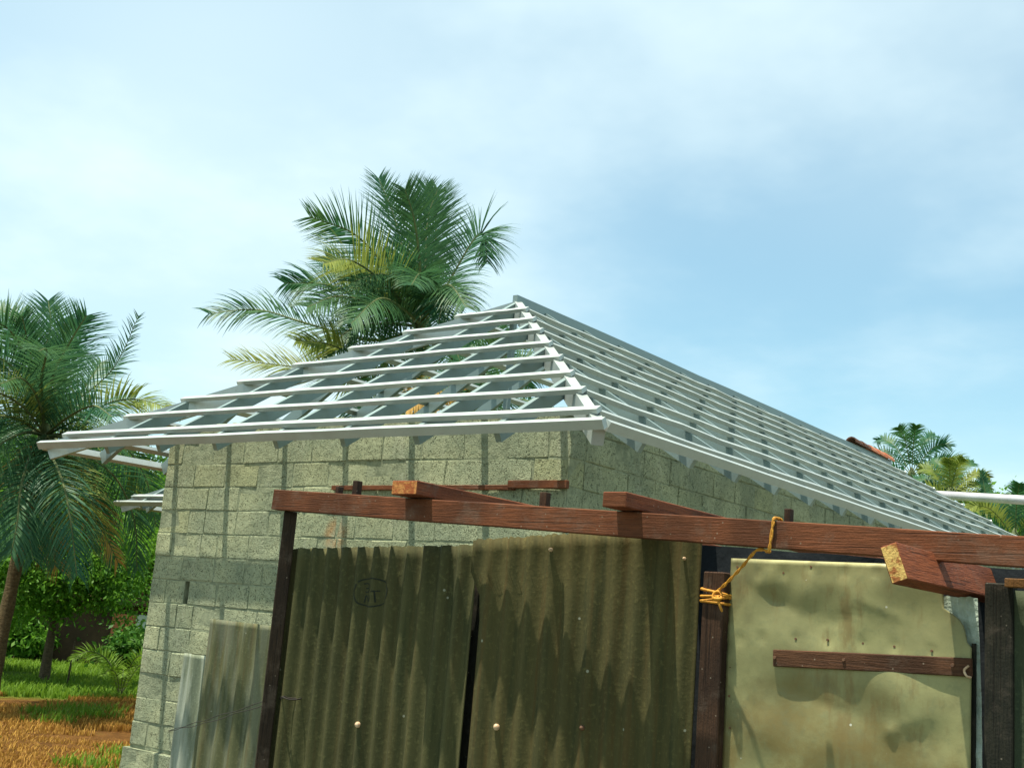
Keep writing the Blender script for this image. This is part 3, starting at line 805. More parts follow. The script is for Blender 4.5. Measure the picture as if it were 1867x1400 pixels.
for j in range(nz + 1):
    z = dtop * (1 - j / nz) + 0.02
    for i in range(nx + 1):
        f = i / nx; x = dl.x + (door_right(z) - dl.x) * f
        y = YD
        for c, r, h in dents:
            y -= 1.45 * h * math.exp(-((x - c.x) ** 2 + ((z - c.z) * 1.0) ** 2) / (2 * (r * .55) ** 2))
        for c in nail_pts:
            y += 0.005 * math.exp(-((x - c.x) ** 2 + (z - c.z) ** 2) / (2 * 0.012 ** 2))
        for (xa, za), (xb, zb2), cr in creases:
            tt = max(0.0, min(1.0, ((x - xa) * (xb - xa) + (z - za) * (zb2 - za)) / ((xb - xa) ** 2 + (zb2 - za) ** 2)))
            dd_ = math.hypot(x - xa - tt * (xb - xa), z - za - tt * (zb2 - za)); y += cr * math.exp(-dd_ / 0.02) * math.sin(math.pi * min(1, tt + .15))
        y -= 0.004 * math.sin(3.1 * x + 5 * z) * math.sin(4.3 * z + 1.1)
        V.append((x, y, z))
for j in range(nz):
    for i in range(nx):
        a = j * (nx + 1) + i; F.append((a, a + nx + 1, a + nx + 2, a + 1))
door = mk("door", V, F, DOOR, shed, smooth=True)
sm = door.modifiers.new("thickness", 'SOLIDIFY'); sm.thickness = 0.002; sm.offset = -1
door['label'] = "dented pale metal sheet door with a brown timber crossbar"
for c in nail_pts:
    V2, F2 = tube_arrays([c + Vector((0, 0.001, 0)), c + Vector((0, 0.008, 0))], 0.0042, 6); mk("nail", V2, F2, IRON, door)
ba, bb = on_y(1405, 1183, YD - 0.03), on_y(1769, 1199, YD - 0.03)
cb = bar("crossbar", (ba.x, YD - 0.007, ba.z), (bb.x, YD - 0.007, bb.z), (0, 0, 1), 0.012, 0.058, [WOOD_B, WOOD_B], door, 3, 0.001)
bevel_mesh(cb.data, 0.003)
for px, py in ((1413, 1198), (1539, 1202), (1737, 1212)):
    c = on_y(px, py, YD - 0.012); V2, F2 = tube_arrays([c + Vector((0, -0.006, 0)), c + Vector((0, 0.01, 0))], 0.006, 7); mk("bolt", V2, F2, IRON, door)
hx = on_y(1767, 1225, YD - 0.012)
V2, F2 = tube_arrays(spline([hx + Vector((0, -.004, .02)), hx + Vector((-.012, -.012, .005)), hx + Vector((-.004, -.012, -.012)), hx + Vector((.008, -.004, -.016))], 4), 0.004, 6)
mk("latch", V2, F2, CAP, door, smooth=True)
# pale film behind the torn corner
fa, fb = on_y(1712, 1108, YD + 0.03), on_y(1800, 1400, YD + 0.03)
V, F = [], []; nx, nz = 10, 40
for j in range(nz + 1):
    t = j / nz; zt = fa.z + 0.02; z = zt * (1 - t) + 0.02
    xr = on_y(1783 + (1800 - 1783) * min(1, t * 2.0), 1085, YD + 0.03).x
    for i in range(nx + 1):
        x = fa.x + (xr - fa.x) * i / nx
        V.append((x, YD + 0.03 + 0.006 * math.sin(9 * z + 14 * x) + random.uniform(-.004, .004), z + random.uniform(-.003, .003)))
for j in range(nz):
    for i in range(nx):
        a = j * (nx + 1) + i; F.append((a, a + nx + 1, a + nx + 2, a + 1))
mk("plastic_film", V, F, FOIL, shed)
bar("door_stile", (on_y(1772, 1180, YD + .012).x + .004, YD + 0.014, on_y(1772, 1172, YD).z), (on_y(1772, 1180, YD + .012).x + .008, YD + 0.014, 0.02), (0, -1, 0), 0.012, 0.014, WOOD_D, shed)

# rope tied over the beam and round the door post -----------------------
rt = on_y(1411, 945, YB - 0.006); bt = beam_top(rt.x)
lo_ = on_y(1403, 1000, YB - 0.008); un = on_y(1380, 1003, YB + 0.03); kn = on_y(1306, 1080, YB + 0.175)
path = [Vector((rt.x - 0.004, YB + 0.056, bt - 0.088)), Vector((rt.x, YB + 0.057, bt - 0.03)), Vector((rt.x + .002, YB + 0.052, bt + 0.004)), Vector((rt.x + .001, YB + 0.02, bt + 0.0085)),
        Vector((rt.x, YB - 0.003, bt + 0.006)), Vector((rt.x - 0.001, YB - 0.0075, bt - 0.01)), lo_, Vector((lo_.x - .012, YB + 0.01, bt - BH - 0.012)), un, un.lerp(kn, 0.35) + Vector((0, 0, -.004)), un.lerp(kn, 0.7) + Vector((.002, 0, -.003)), kn]
sp = spline(path, 7)
V, F = [], []
off = []
for k in (0, 1):                                 # two twisted strands
    pts = []
    for i, q in enumerate(sp):
        a = i * 0.9 + k * math.pi; pts.append(q + Vector((math.cos(a), 0, math.sin(a))) * 0.0032)
    v, f = tube_arrays(pts, 0.0036, 6); b = len(V); V += v; F += [tuple(b + x for x in g) for g in f]
pz = kn.z; pxc = on_y(1301, 1042, YB + 0.20).x + 0.005; yc = YB + 0.22
for k, (dz, tilt) in enumerate(((0.004, -0.010), (-0.012, 0.004), (-0.024, 0.010), (-0.034, -0.004))):
    loop = []
    for i in range(25):
        a = 2 * math.pi * i / 24; cx = max(-1, min(1, 1.35 * math.cos(a))); cy = max(-1, min(1, 1.35 * math.sin(a)))
        loop.append(Vector((pxc + cx * 0.048, yc + cy * 0.032, pz + dz + tilt * math.cos(a))))
    v, f = tube_arrays(loop, 0.0052, 6); b = len(V); V += v; F += [tuple(b + x for x in g) for g in f]
kx = kn + Vector((0.012, -0.012, -0.012))
for c, r, ang in ((kx, 0.017, 0.3), (kx + Vector((.006, -.004, -.008)), 0.014, 1.3)):
    loop = [c + Vector((math.cos(t) * r, math.sin(t) * math.sin(ang) * r - 0.004, math.sin(t) * math.cos(ang) * r)) for t in [2 * math.pi * i / 16 for i in range(17)]]
    v, f = tube_arrays(loop, 0.0052, 6); b = len(V); V += v; F += [tuple(b + x for x in g) for g in f]
v, f = tube_arrays(spline([kx, kx + Vector((.012, -.006, -.03)), kx + Vector((.022, -.002, -.055))], 4), [0.005] * 8 + [0.003], 6)
b = len(V); V += v; F += [tuple(b + x for x in g) for g in f]
tag(mk("rope", V, F, ROPE, None, smooth=True), "yellow rope looped over the red beam and knotted round the door post", "rope")

# wire from the wall to the left post
w0 = on_y(308, 1332, OH - 0.01); w1 = on_y(520, 1272, YB + 0.02); wmid = w0.lerp(w1, 0.45) + Vector((0, 0, -0.015))
V, F = [], []
for k in (0, 1):
    pts = spline([w0 + Vector((0, .12, 0)), w0, wmid + Vector((0, 0, 0.02 * k)), w1 + Vector((0, 0, .012 * k))], 12)
    pts = [q + Vector((0, 0, math.sin(i * 1.1 + k * 3) * 0.004)) for i, q in enumerate(pts)]
    v, f = tube_arrays(pts, 0.0024, 5); b = len(V); V += v; F += [tuple(b + x for x in g) for g in f]
v, f = tube_arrays([w1 + Vector((math.cos(t) * .042, .04 + math.sin(t) * .042, .004 * math.sin(t * 2))) for t in [2 * math.pi * i / 20 for i in range(21)]], 0.003, 5)
b = len(V); V += v; F += [tuple(b + x for x in g) for g in f]
tag(mk("wire", V, F, WIRE, None, smooth=True), "thin dark wire strung from block wall to shed post", "wire")

# loose sheets standing against the house wall
a, b = on_y(380, 1127, 0.58), on_y(560, 1131, 0.58)
t = Sheet((a.x, 0.585), (b.x + 0.35, 0.585), a.z, a.z - 0.02, 0.0, 0.177, 0.019, 2.6, 0.007, rag=0.001)
o = t.build("corrugated_sheet", SHEETW, None); tag(o, "tall brown-streaked corrugated sheet leaning on block wall behind wire", "corrugated sheet")
a, b = on_y(337, 1190, 0.64), on_y(395, 1193, 0.64)
t = Sheet((a.x, 0.635), (b.x + 0.25, 0.64), a.z, a.z - 0.01, 0.0, 0.165, 0.019, 1.4, 0.007)
o = t.build("corrugated_sheet", SHEETP, None); tag(o, "low whitish corrugated sheet against block wall, partly behind the taller one", "corrugated sheet")

# pale pipe beyond the far end of the roof
pa, pb = at_dist(1690, 901, 26.0), at_dist(1960, 917, 23.5)
pipe = empty("pipe_rail", ((pa.x + pb.x) / 2, (pa.y + pb.y) / 2, 0))
tag(pipe, "long pale metal pipe beyond the far end of the roof", "pipe")
tube("rail", [pa, pb], 0.085, PIPE, pipe, 12)
tube("rail_end", [pa - (pb - pa).normalized() * 0.25, pa + (pb - pa).normalized() * .05], 0.07, PIPE, pipe, 10)
for q in (pa + (pb - pa) * .03, pb):
    tube("post", [Vector((q.x, q.y, 0)), Vector((q.x, q.y, q.z))], 0.06, PIPE, pipe, 8)

# ------------------------------------------------------------------ palms
UP = Vector((0, 0, 1))
def frond(parent, pts, leafL, mat, n=80, width=0.034, droop=0.35, spread=1.0, roll=0.0, thin=1.0, seed=0, face=0.55):
    """pts: control points of the rachis (world). Leaflets on both sides, bent by gravity."""
    r = random.Random(seed)
    sp = spline(pts, 10); N = len(sp) - 1
    Lr = sum((sp[i + 1] - sp[i]).length for i in range(N))
    V, F = tube_arrays(sp, [0.026 * (1 - 0.85 * i / N) * (leafL / 0.8) + 0.003 for i in range(N + 1)], 4)
    nr = len(F); mi = [1] * nr
    for s in (-1, 1):
        for k in range(n):
            t = 0.10 + 0.90 * (k + r.random() * 0.7) / n
            if r.random() > thin: continue
            x = t * N; i = min(int(x), N - 1); c = sp[i].lerp(sp[i + 1], x - i)
            d = (sp[min(i + 1, N)] - sp[max(i - 1, 0)]).normalized()
            sd_ = d.cross(UP)
            if sd_.length < 0.15: sd_ = d.cross(Vector((0.3, 1, 0)))
            sd_.normalize()
            vd = Vector((c.x - CAM.x, c.y - CAM.y, 0)).normalized(); s2_ = d.cross(vd)      # fronds twist on their stalks
            if s2_.length > 0.3:
                s2_.normalize()
                if s2_.dot(sd_) < 0: s2_ = -s2_
                sd_ = (sd_ * (1 - face) + s2_ * face).normalized()
            nn = sd_.cross(d).normalized()
            ca, sa = math.cos(roll), math.sin(roll); side = sd_ * ca + nn * sa; nor = nn * ca - sd_ * sa
            prof = min(1.0, 0.45 + 2.2 * t) * (1.0 if t < 0.6 else 1 - 0.62 * ((t - 0.6) / 0.4) ** 1.2)
            L = leafL * prof * r.uniform(0.82, 1.08)
            fw = 0.45 + 0.75 * t
            dv = (side * s * spread + d * fw + nor * 0.28 + Vector((r.uniform(-.16, .16), r.uniform(-.16, .16), r.uniform(-.2, .14)))).normalized()
            wv = dv.cross(nor).normalized() if dv.cross(nor).length > 0.1 else d
            w = width * r.uniform(0.8, 1.15); b = len(V); p = c; segs = 4; dd = dv
            for q in range(segs + 1):
                f = q / segs; ww = w * (1.0 if q == 1 else 0.6 if q == 0 else (1 - f) ** 0.8 + 0.03)
                V += [p + wv * ww / 2, p - wv * ww / 2]
                dd = (dd + Vector((0, 0, -1)) * droop * (0.15 + f) * 0.55).normalized()
                p = p + dd * (L / segs)
            for q in range(segs):
                a = b + 2 * q; F.append((a, a + 1, a + 3, a + 2)); mi.append(0)
    return mk("frond", V, F, [mat, RACH], parent, midx=mi)

def trunk(parent, pts, r0, r1, rings=30):
    sp = spline(pts, 10); N = len(sp) - 1
    rad = [(r0 + (r1 - r0) * i / N) * (1 + 0.06 * math.sin(i * 2.4)) + (0.10 * r0 / .13 * math.exp(-i * 0.7)) for i in range(N + 1)]
    tube("trunk", sp, rad, BARK, parent, 12)

def palm_from_px(name, base, crown_px, dist, fronds, leafL, label, group, trunk_r=(0.14, 0.10), width=0.03, mid=None, n=62, behind=False):
    """fronds: list of (list of (px,py,ddepth) control points after the crown, material, opts)"""
    c = at_dist(crown_px[0], crown_px[1], dist)
    root = empty(name, base); tag(root, label, "palm tree", group)
    m = mid if mid is not None else Vector(base).lerp(c, 0.5)
    trunk(root, [Vector(base) - Vector((0, 0, .1)), m, c + Vector((0, 0, 0.05))], *trunk_r)
    for k, (pp, mt, op) in enumerate(fronds):
        if behind: pp = [(x, y, abs(dd) * .7 + .5 if x > 150 and y > 790 else dd) for x, y, dd in pp]
        pts = [c + Vector((0, 0, 0.05))] + [at_dist(x, y, dist + dd) for x, y, dd in pp]
        kw = dict(n=n, width=width, seed=k * 13 + 5); kw.update(op)
        ll = kw.pop('leafL', leafL)
        frond(root, pts, ll, mt, **kw)
    r = random.Random(hash(crown_px) & 0xffff)
    tube("crownshaft", [c - Vector((0, 0, .25)), c + Vector((0, 0, .1)), c + Vector((0, 0, .45))], [trunk_r[1] * 1.1, trunk_r[1] * 1.5, 0.03], RACH, root, 8)
    return root, c

# palm standing left of the house
base = ground_pt(10, 18.2)
D = {}
fl = [
    ([(70, 680, .2), (92, 600, .5), (88, 548, .7)], PALM, dict(droop=.2)), ([(95, 690, -.4), (130, 620, -.8), (158, 575, -1.0)], PALM, dict(droop=.2)),
    ([(50, 660, -.3), (15, 600, -.7), (-25, 585, -1.0)], PALM, dict(droop=.35)), ([(60, 670, .4), (30, 590, .9), (-5, 560, 1.3)], PALM, dict(droop=.3)),
    ([(115, 750, -.2), (190, 690, -.3), (222, 645, -.3), (253, 575, -.3)], PALM, dict(droop=.3, n=46, leafL=.42)),
    ([(130, 770, -.5), (200, 735, -1.0), (250, 728, -1.3), (305, 742, -1.6)], PALM_Y, dict(droop=.75, leafL=.55)),
    ([(40, 690, -.6), (-10, 650, -1.1), (-70, 660, -1.5)], PALM, dict(droop=.5)), ([(40, 740, -.9), (-20, 715, -1.6), (-80, 760, -2.0)], PALM_Y, dict(droop=.6)),
    ([(75, 700, -1.0), (85, 640, -1.8), (70, 640, -2.4)], PALM, dict(droop=.5)),
    ([(130, 800, -.8), (200, 820, -1.3), (240, 880, -1.6), (262, 960, -1.7)], PALM, dict(droop=.9)),
    ([(150, 800, .3), (220, 810, .6), (265, 870, .8), (285, 960, .9)], PALM, dict(droop=.9)),
    ([(110, 820, -1.0), (160, 860, -1.7), (195, 950, -2.0), (205, 1030, -2.1)], PALM, dict(droop=.9)),
    ([(90, 820, -1.0), (115, 880, -1.7), (130, 960, -2.0), (140, 1050, -2.1)], PALM, dict(droop=.9)),
    ([(60, 820, -.8), (40, 880, -1.4), (30, 960, -1.7), (20, 1010, -1.8)], PALM, dict(droop=.9)),
    ([(40, 790, -.8), (-20, 830, -1.4), (-50, 920, -1.7)], PALM, dict(droop=.9)), ([(30, 780, .2), (-30, 810, .3), (-70, 880, .4)], PALM, dict(droop=.9)),
    ([(120, 830, .5), (170, 880, 1.0), (190, 970, 1.3)], PALM, dict(droop=.9)), ([(60, 830, .5), (70, 900, 1.0), (75, 990, 1.3)], PALM, dict(droop=.9)),
    ([(130, 740, .6), (165, 690, 1.2), (185, 660, 1.6)], PALM, dict(droop=.4)), ([(95, 690, .9), (110, 640, 1.8), (130, 640, 2.4)], PALM, dict(droop=.5)),
    ([(150, 790, -.3), (215, 800, -.8), (250, 850, -1.2), (240, 920, -1.4)], PALM_Y, dict(droop=.8)),
    ([(20, 760, -.4), (-40, 770, -.6), (-90, 820, -.8)], PALM, dict(droop=.8)),
    ([(75, 720, -.2), (55, 640, -.5), (40, 575, -.8)], PALM, dict(droop=.25)), ([(100, 720, .2), (120, 650, .3), (118, 585, .4)], PALM, dict(droop=.2)),
    ([(70, 730, -.8), (40, 690, -1.5), (0, 700, -2.0)], PALM, dict(droop=.5)), ([(125, 760, -.9), (170, 740, -1.6), (205, 760, -2.0)], PALM, dict(droop=.6)),
    ([(85, 840, -.6), (90, 930, -.9), (100, 1030, -1.0)], PALM, dict(droop=.6)), ([(110, 840, -.2), (165, 900, -.4), (170, 1000, -.5)], PALM, dict(droop=.7)),
    ([(60, 850, -.2), (10, 900, -.4), (-10, 990, -.5)], PALM, dict(droop=.7)), ([(140, 820, 0), (210, 870, 0), (245, 950, .1), (250, 1040, .1)], PALM, dict(droop=.7)),
    ([(120, 850, .6), (170, 930, 1.0), (215, 1025, 1.1)], PALM_Dry, dict(droop=.9, thin=.7)), ([(60, 860, -.5), (75, 950, -.8), (110, 1040, -.9)], PALM_Dry, dict(droop=.9, thin=.6)),
    ([(120, 860, -1.0), (150, 930, -1.5), (160, 1010, -1.7)], PALM_Y, dict(droop=.7)), ([(70, 870, -1.0), (50, 940, -1.4), (60, 1020, -1.6)], PALM, dict(droop=.7)),
]
palm_from_px("coconut_palm", base, (82, 800), 18.2, fl, 0.68, "coconut palm with leaning trunk left of the house", "coconut palms", (0.095, 0.075), 0.023, mid=at_dist(38, 990, 18.2), n=70, behind=True)

# palm rising behind the roof
cb_ = at_dist(770, 600, 25)
fl = [
    ([(745, 500, .3), (720, 400, .6), (690, 325, .8)], PALM, dict(droop=.15)), ([(785, 500, .5), (795, 410, .9), (775, 338, 1.1)], PALM, dict(droop=.15)),
    ([(765, 480, -.6), (755, 400, -1.0), (738, 345, -1.2)], PALM, dict(droop=.15)),
    ([(815, 520, .2), (862, 440, .3), (882, 430, .3), (888, 478, .2)], PALM, dict(droop=.5)), 
    ([(720, 510, -.3), (650, 430, -.7), (565, 395, -1.0)], PALM, dict(droop=.15)), ([(705, 520, -1.0), (640, 475, -1.9), (590, 480, -2.5)], PALM_Y, dict(droop=.35)),
    ([(690, 560, .4), (600, 520, .6), (518, 516, .7)], PALM, dict(droop=.6)), ([(690, 560, -.8), (620, 540, -1.5), (560, 560, -2.0)], PALM, dict(droop=.6)),
    ([(680, 620, .2), (560, 590, .4), (470, 565, .5), (380, 572, .5)], PALM, dict(droop=.55)), ([(660, 640, -1.0), (590, 625, -1.6), (540, 622, -2.0)], PALM_Y, dict(droop=.5, leafL=.8)),
    ([(660, 690, .6), (560, 672, 1.0), (420, 655, 1.2)], PALM_Y, dict(droop=.3)), ([(730, 560, -1.2), (690, 545, -2.2), (640, 590, -2.9)], PALM, dict(droop=.6)),
    ([(790, 540, -1.2), (820, 520, -2.2), (850, 560, -2.8)], PALM, dict(droop=.6)), ([(770, 540, -1.0), (765, 500, -2.0), (750, 520, -2.9)], PALM, dict(droop=.5)),
    ([(740, 520, 1.0), (720, 470, 1.9), (690, 470, 2.6)], PALM, dict(droop=.4)),
    ([(720, 650, -.8), (680, 690, -1.4), (640, 760, -1.8)], PALM, dict(droop=.8)), ([(820, 650, -.8), (870, 680, -1.5), (910, 760, -1.8)], PALM, dict(droop=.8)),
    ([(760, 680, -.6), (740, 720, -1.2), (725, 780, -1.4)], PALM_Y, dict(droop=.8)), ([(860, 610, .6), (930, 640, 1.0), (970, 720, 1.2)], PALM, dict(droop=.8)),
    ([(775, 490, .2), (780, 400, .4), (798, 345, .5)], PALM, dict(droop=.15)),
    ([(740, 530, -.6), (700, 500, -1.2), (640, 515, -1.6)], PALM, dict(droop=.5)),
    ([(790, 560, -.8), (805, 540, -1.6), (800, 600, -2.2)], PALM, dict(droop=.7)), ([(700, 590, -.6), (640, 600, -1.0), (590, 650, -1.3)], PALM, dict(droop=.7)),
    ([(690, 545, .3), (640, 500, .5), (596, 470, .6)], PALM, dict(droop=.3)),
]
palm_from_px("coconut_palm", Vector((cb_.x + .6, cb_.y, 0)), (770, 600), 25, fl, 1.10, "tall coconut palm rising behind the open roof frame", "coconut palms", (0.17, 0.13), 0.034, n=88)
cb_ = at_dist(868, 735, 21)
fl = [([(830, 715, -.4), (780, 715, -.8), (740, 750, -1.0)], PALM_Dry, dict(droop=.8)), ([(850, 690, .3), (830, 640, .5), (800, 630, .6)], PALM, {}),
      ([(880, 690, -.3), (900, 640, -.6), (910, 600, -.8)], PALM, {}), ([(900, 710, .3), (945, 660, .5), (985, 650, .6)], PALM, {}),
      ([(905, 735, -.4), (960, 730, -.9), (1000, 770, -1.1)], PALM, dict(droop=.8)), ([(865, 690, .6), (860, 640, 1.1), (850, 620, 1.4)], PALM, {}),
      ([(835, 740, .4), (790, 740, .8), (750, 780, 1.0)], PALM_Dry, dict(droop=.8)), ([(890, 760, -.4), (920, 790, -.8), (930, 850, -1)], PALM_Y, dict(droop=.8)),
      ([(845, 760, -.4), (820, 790, -.8), (810, 850, -1)], PALM, dict(droop=.8)), ([(850, 700, -.6), (820, 680, -1.2), (790, 700, -1.6)], PALM, dict(droop=.6))]
palm_from_px("coconut_palm", Vector((cb_.x, cb_.y, 0)), (868, 735), 21, fl, 0.6, "low palm with dry fronds seen through the roof frame", "coconut palms", (0.13, 0.10), 0.035, n=44)

# distant palms beyond the far end of the roof
def far_palm(crown, dist, R, label, seed, extra=None, nf=15, yel=0.3):
    r = random.Random(seed); cx, cy = crown; fl = []
    px = FPX / dist
    for k in range(nf):
        a = math.pi * (0.02 + 1.25 * k / nf - 0.12) + r.uniform(-.06, .06); dd = r.uniform(-.8, .8) * R * .8
        L = R * px * r.uniform(.85, 1.05)
        ca, sa = math.cos(a), math.sin(a)
        p1 = (cx + ca * L * .45, cy - (sa * .55 + .06) * L, dd * .4); p2 = (cx + ca * L * .8, cy - (sa * .8) * L, dd * .8)
        p3 = (cx + ca * L, cy - (sa * .9 - .16 * abs(ca)) * L, dd)
        fl.append(([p1, p2, p3], PALM_Y if r.random() < yel else PALM, dict(droop=.4, seed=seed + k)))
    c = at_dist(cx, cy, dist)
    return palm_from_px("coconut_palm", Vector((c.x, c.y, 0)), crown, dist, fl, R * .24, label, "coconut palms", (0.2, 0.14), 0.075, n=40)
far_palm((1662, 868), 62, 2.9, "distant palm with upright fronds beyond the roof's far hip", 3, nf=11, yel=0.1)
far_palm((1732, 905), 55, 2.2, "distant yellowish palm just above the pale pipe", 11, nf=12, yel=0.55)
far_palm((1850, 985), 48, 2.4, "distant palm low at the right edge of the view", 21, nf=13, yel=0.3)
c = at_dist(1797, 905, 50)
fl = [([(1796, 900, 0), (1793, 880, .1), (1789, 858, .1)], PALM, dict(leafL=.4, droop=.1)), ([(1799, 940, 0.1), (1797, 905, .2), (1794, 868, .2)], PALM, dict(leafL=.4, droop=.1)),
      ([(1805, 925, .5), (1830, 930, .9), (1850, 950, 1.2)], PALM, dict(leafL=.5)), ([(1785, 930, .5), (1770, 930, .9), (1755, 955, 1.2)], PALM_Y, dict(leafL=.5))]
palm_from_px("coconut_palm", Vector((c.x, c.y, 0)), (1798, 955), 50, fl, .5, "distant slender palm with one closed spear frond behind the pipe", "coconut palms", (.13, .1), .06, n=40)

# young palm clump at the wall corner on the ground
yb = ground_pt(243, 20.5)
yp = empty("young_palm", yb); tag(yp, "small bright green young palm beside the block wall corner", "palm")
for k in range(11):
    a = 2 * math.pi * k / 11 + random.uniform(-.2, .2); L = random.uniform(.45, .75)
    d = Vector((math.cos(a), math.sin(a), 0))
    frond(yp, [yb + Vector((0, 0, .02)), yb + d * L * .35 + UP * L * .75, yb + d * L * .8 + UP * L * .95, yb + d * L * 1.15 + UP * L * .75], 0.22, GRASS, n=22, width=.02, droop=.4, seed=k)

# ------------------------------------------------------------------ broad-leaved trees
def leaf_cloud(centre, radii, nclump, nleaf, size, seed, flat=0.75, low=-0.55):
    g = np.random.default_rng(seed)
    d = g.normal(size=(nclump, 3)); d /= np.linalg.norm(d, axis=1)[:, None]
    rr = g.uniform(0.45, 1.0, nclump) ** 0.6
    C = d * rr[:, None]; C = C[C[:, 2] > low]; nclump = len(C)
    C = C * np.array(radii) * g.uniform(.85, 1.1, (nclump, 1)) + np.array(centre)
    idx = g.integers(0, nclump, nleaf)
    cs = g.uniform(.10, .26, nclump) * np.mean(radii)
    P = C[idx] + g.normal(size=(nleaf, 3)) * cs[idx][:, None] * np.array([1, 1, flat])
    a = g.normal(size=(nleaf, 3)); a[:, 2] -= 0.5; a /= np.linalg.norm(a, axis=1)[:, None]
    b = np.cross(a, g.normal(size=(nleaf, 3))); b /= np.linalg.norm(b, axis=1)[:, None] + 1e-9
    s = size * g.uniform(.6, 1.3, nleaf)[:, None]
    nrm = np.cross(a, b)
    v0 = P; v1 = P + a * s * .5 + b * s * .24 + nrm * s * .06; v2 = P + a * s; v3 = P + a * s * .5 - b * s * .24 + nrm * s * .06
    V = np.stack([v0, v1, v2, v3], 1).reshape(-1, 3)
    V[:, 2] = np.maximum(V[:, 2], 0.03)
    return V, np.arange(nleaf * 4).reshape(-1, 4), C
def tree(name, base, h, radii, label, mat, nclump, nleaf, size, seed, tr=0.08, cat="tree", group=None):
    r = random.Random(seed); base = Vector(base)
    root = empty(name, base); tag(root, label, cat, group)
    cen = base + Vector((r.uniform(-.2, .2), r.uniform(-.2, .2), h))
    V, F, C = leaf_cloud(cen, radii, nclump, nleaf, size, seed)
    fork = base.lerp(cen, 0.55)
    tv, tf = tube_arrays(spline([base - UP * .05, base.lerp(fork, .5) + Vector((r.uniform(-.05, .05), r.uniform(-.05, .05), 0)), fork], 5), [tr * (1 - .04 * i) for i in range(11)], 8)
    tube_v, tube_f = list(tv), list(tf)
    for q in range(min(9, len(C))):
        e = Vector(C[q]); m = fork.lerp(e, .5) + Vector((r.uniform(-.1, .1), r.uniform(-.1, .1), .1))
        v, f = tube_arrays(spline([fork, m, e], 4), [tr * .55 * (1 - .1 * i) for i in range(9)], 5); b = len(tube_v)
        tube_v += v; tube_f += [tuple(b + x for x in g) for g in f]
    mk("trunk", tube_v, tube_f, BARK2, root, smooth=True)
    mk_np("crown", V, F, mat, root)
    return root
G1 = "trees behind the field"
tree("broadleaf_tree", ground_pt(104, 22.6), 1.98, (1.40, 1.40, 1.25), "round dark green tree standing in the grass by the palm", LEAF_M, 110, 26000, .095, 1, .10)
tree("broadleaf_tree", ground_pt(238, 29.5), 2.25, (1.0, 1.0, 0.95), "bright green leafy tree close to the left edge of the wall", LEAF_B, 70, 13000, .10, 2, .06)
tree("broadleaf_tree", ground_pt(-30, 25), 1.5, (1.1, 1.1, 1.3), "bright green tree at the left edge behind the palm trunk", LEAF_B, 70, 13000, .10, 3, .08)
far = [(-60, 36, 3.2, 2.6, LEAF_D), (30, 38, 3.4, 2.4, LEAF_M), (110, 41, 3.4, 2.6, LEAF_D), (185, 37, 3.0, 2.2, LEAF_M), (262, 40, 3.6, 2.4, LEAF_D), (330, 44, 3.6, 2.6, LEAF_M), (-160, 42, 3.6, 3.0, LEAF_M)]
lab = ["far dark tree at the left edge behind the field", "far mid green tree behind the left palm trunk", "far dark tree behind the small tiled house",
       "far mid green tree behind the small house with orange door", "far dark tree just left of the block wall", "far green tree hidden mostly by the block wall", "far green tree beyond the left edge"]
for k, (px, d, h, R, m) in enumerate(far):
    tree("broadleaf_tree", ground_pt(px, d), h, (R, R, R * 1.15), lab[k], m, 100, 17000, .16, 20 + k, .13, group=G1)
for k, (px, d, h, R, m, lb) in enumerate(((1770, 75, 6.3, 4.2, LEAF_M, "far green tree below the pale pipe"), (1850, 70, 6.0, 4.0, LEAF_B, "far bright green tree low at the right edge"), (1930, 72, 6.5, 4.0, LEAF_M, "far green tree just beyond the right edge"))):
    tree("broadleaf_tree", ground_pt(px, d), h, (R, R, R), lb, m, 100, 11000, .36, 40 + k, .2, group="far trees on the right")
# low shrubs under the trees
for k, (px, d, R) in enumerate(((45, 29, .6), (150, 30, .7), (120, 31, .6), (282, 27, .6), (-20, 30, .8))):
    lb = ["low shrub behind the palm trunk", "low shrub before the small house", "low shrub behind the round dark green tree", "low shrub at the wall's left edge", "low shrub at the far left edge"][k]
    tree("shrub", ground_pt(px, d), .4, (R * 1.3, R * 1.3, R * .8), lb, LEAF_D if k % 2 else LEAF_M, 40, 3500, .14, 60 + k, .03, "shrub", "shrubs under the trees")

# small house behind the trees
hb = ground_pt(190, 30.5); hd_ = Vector((hb.x - CAM.x, hb.y - CAM.y, 0)).normalized(); hs = Vector((hd_.y, -hd_.x, 0))
cot = empty("small_house", hb); tag(cot, "small dark house with orange door and pale shutter half hidden by trees", "house")
box("wall", hb + UP * .75, hs * 1.7, hd_ * 1.5, UP * .8, PLASTER_O, cot)
V = [hb + hs * (1.95 * i) + hd_ * (1.8 * j) + UP * 1.42 for j in (-1, 1) for i in (-1, 1)] + [hb + hs * (1.95 * i) + UP * 2.25 for i in (-1, 1)]
V += [v - UP * .06 for v in V]
mk("roof", V, [(0, 1, 5, 4), (3, 2, 4, 5), (6, 10, 11, 7), (9, 11, 10, 8), (0, 6, 7, 1), (2, 3, 9, 8), (1, 7, 11, 5), (3, 5, 11, 9), (0, 4, 10, 6), (2, 8, 10, 4)], ROOFT, cot)
wc = hb + hs * 1.05 - hd_ * 1.53 + UP * .72
box("window", wc, hs * .36, hd_ * .03, UP * .44, PLASTER_W, cot, 0.01)
wc = hb + hs * .2 - hd_ * 1.53 + UP * .7
box("door", wc + hs * .3, hs * .26, hd_ * .03, UP * .45, CLAY, cot, 0.01)
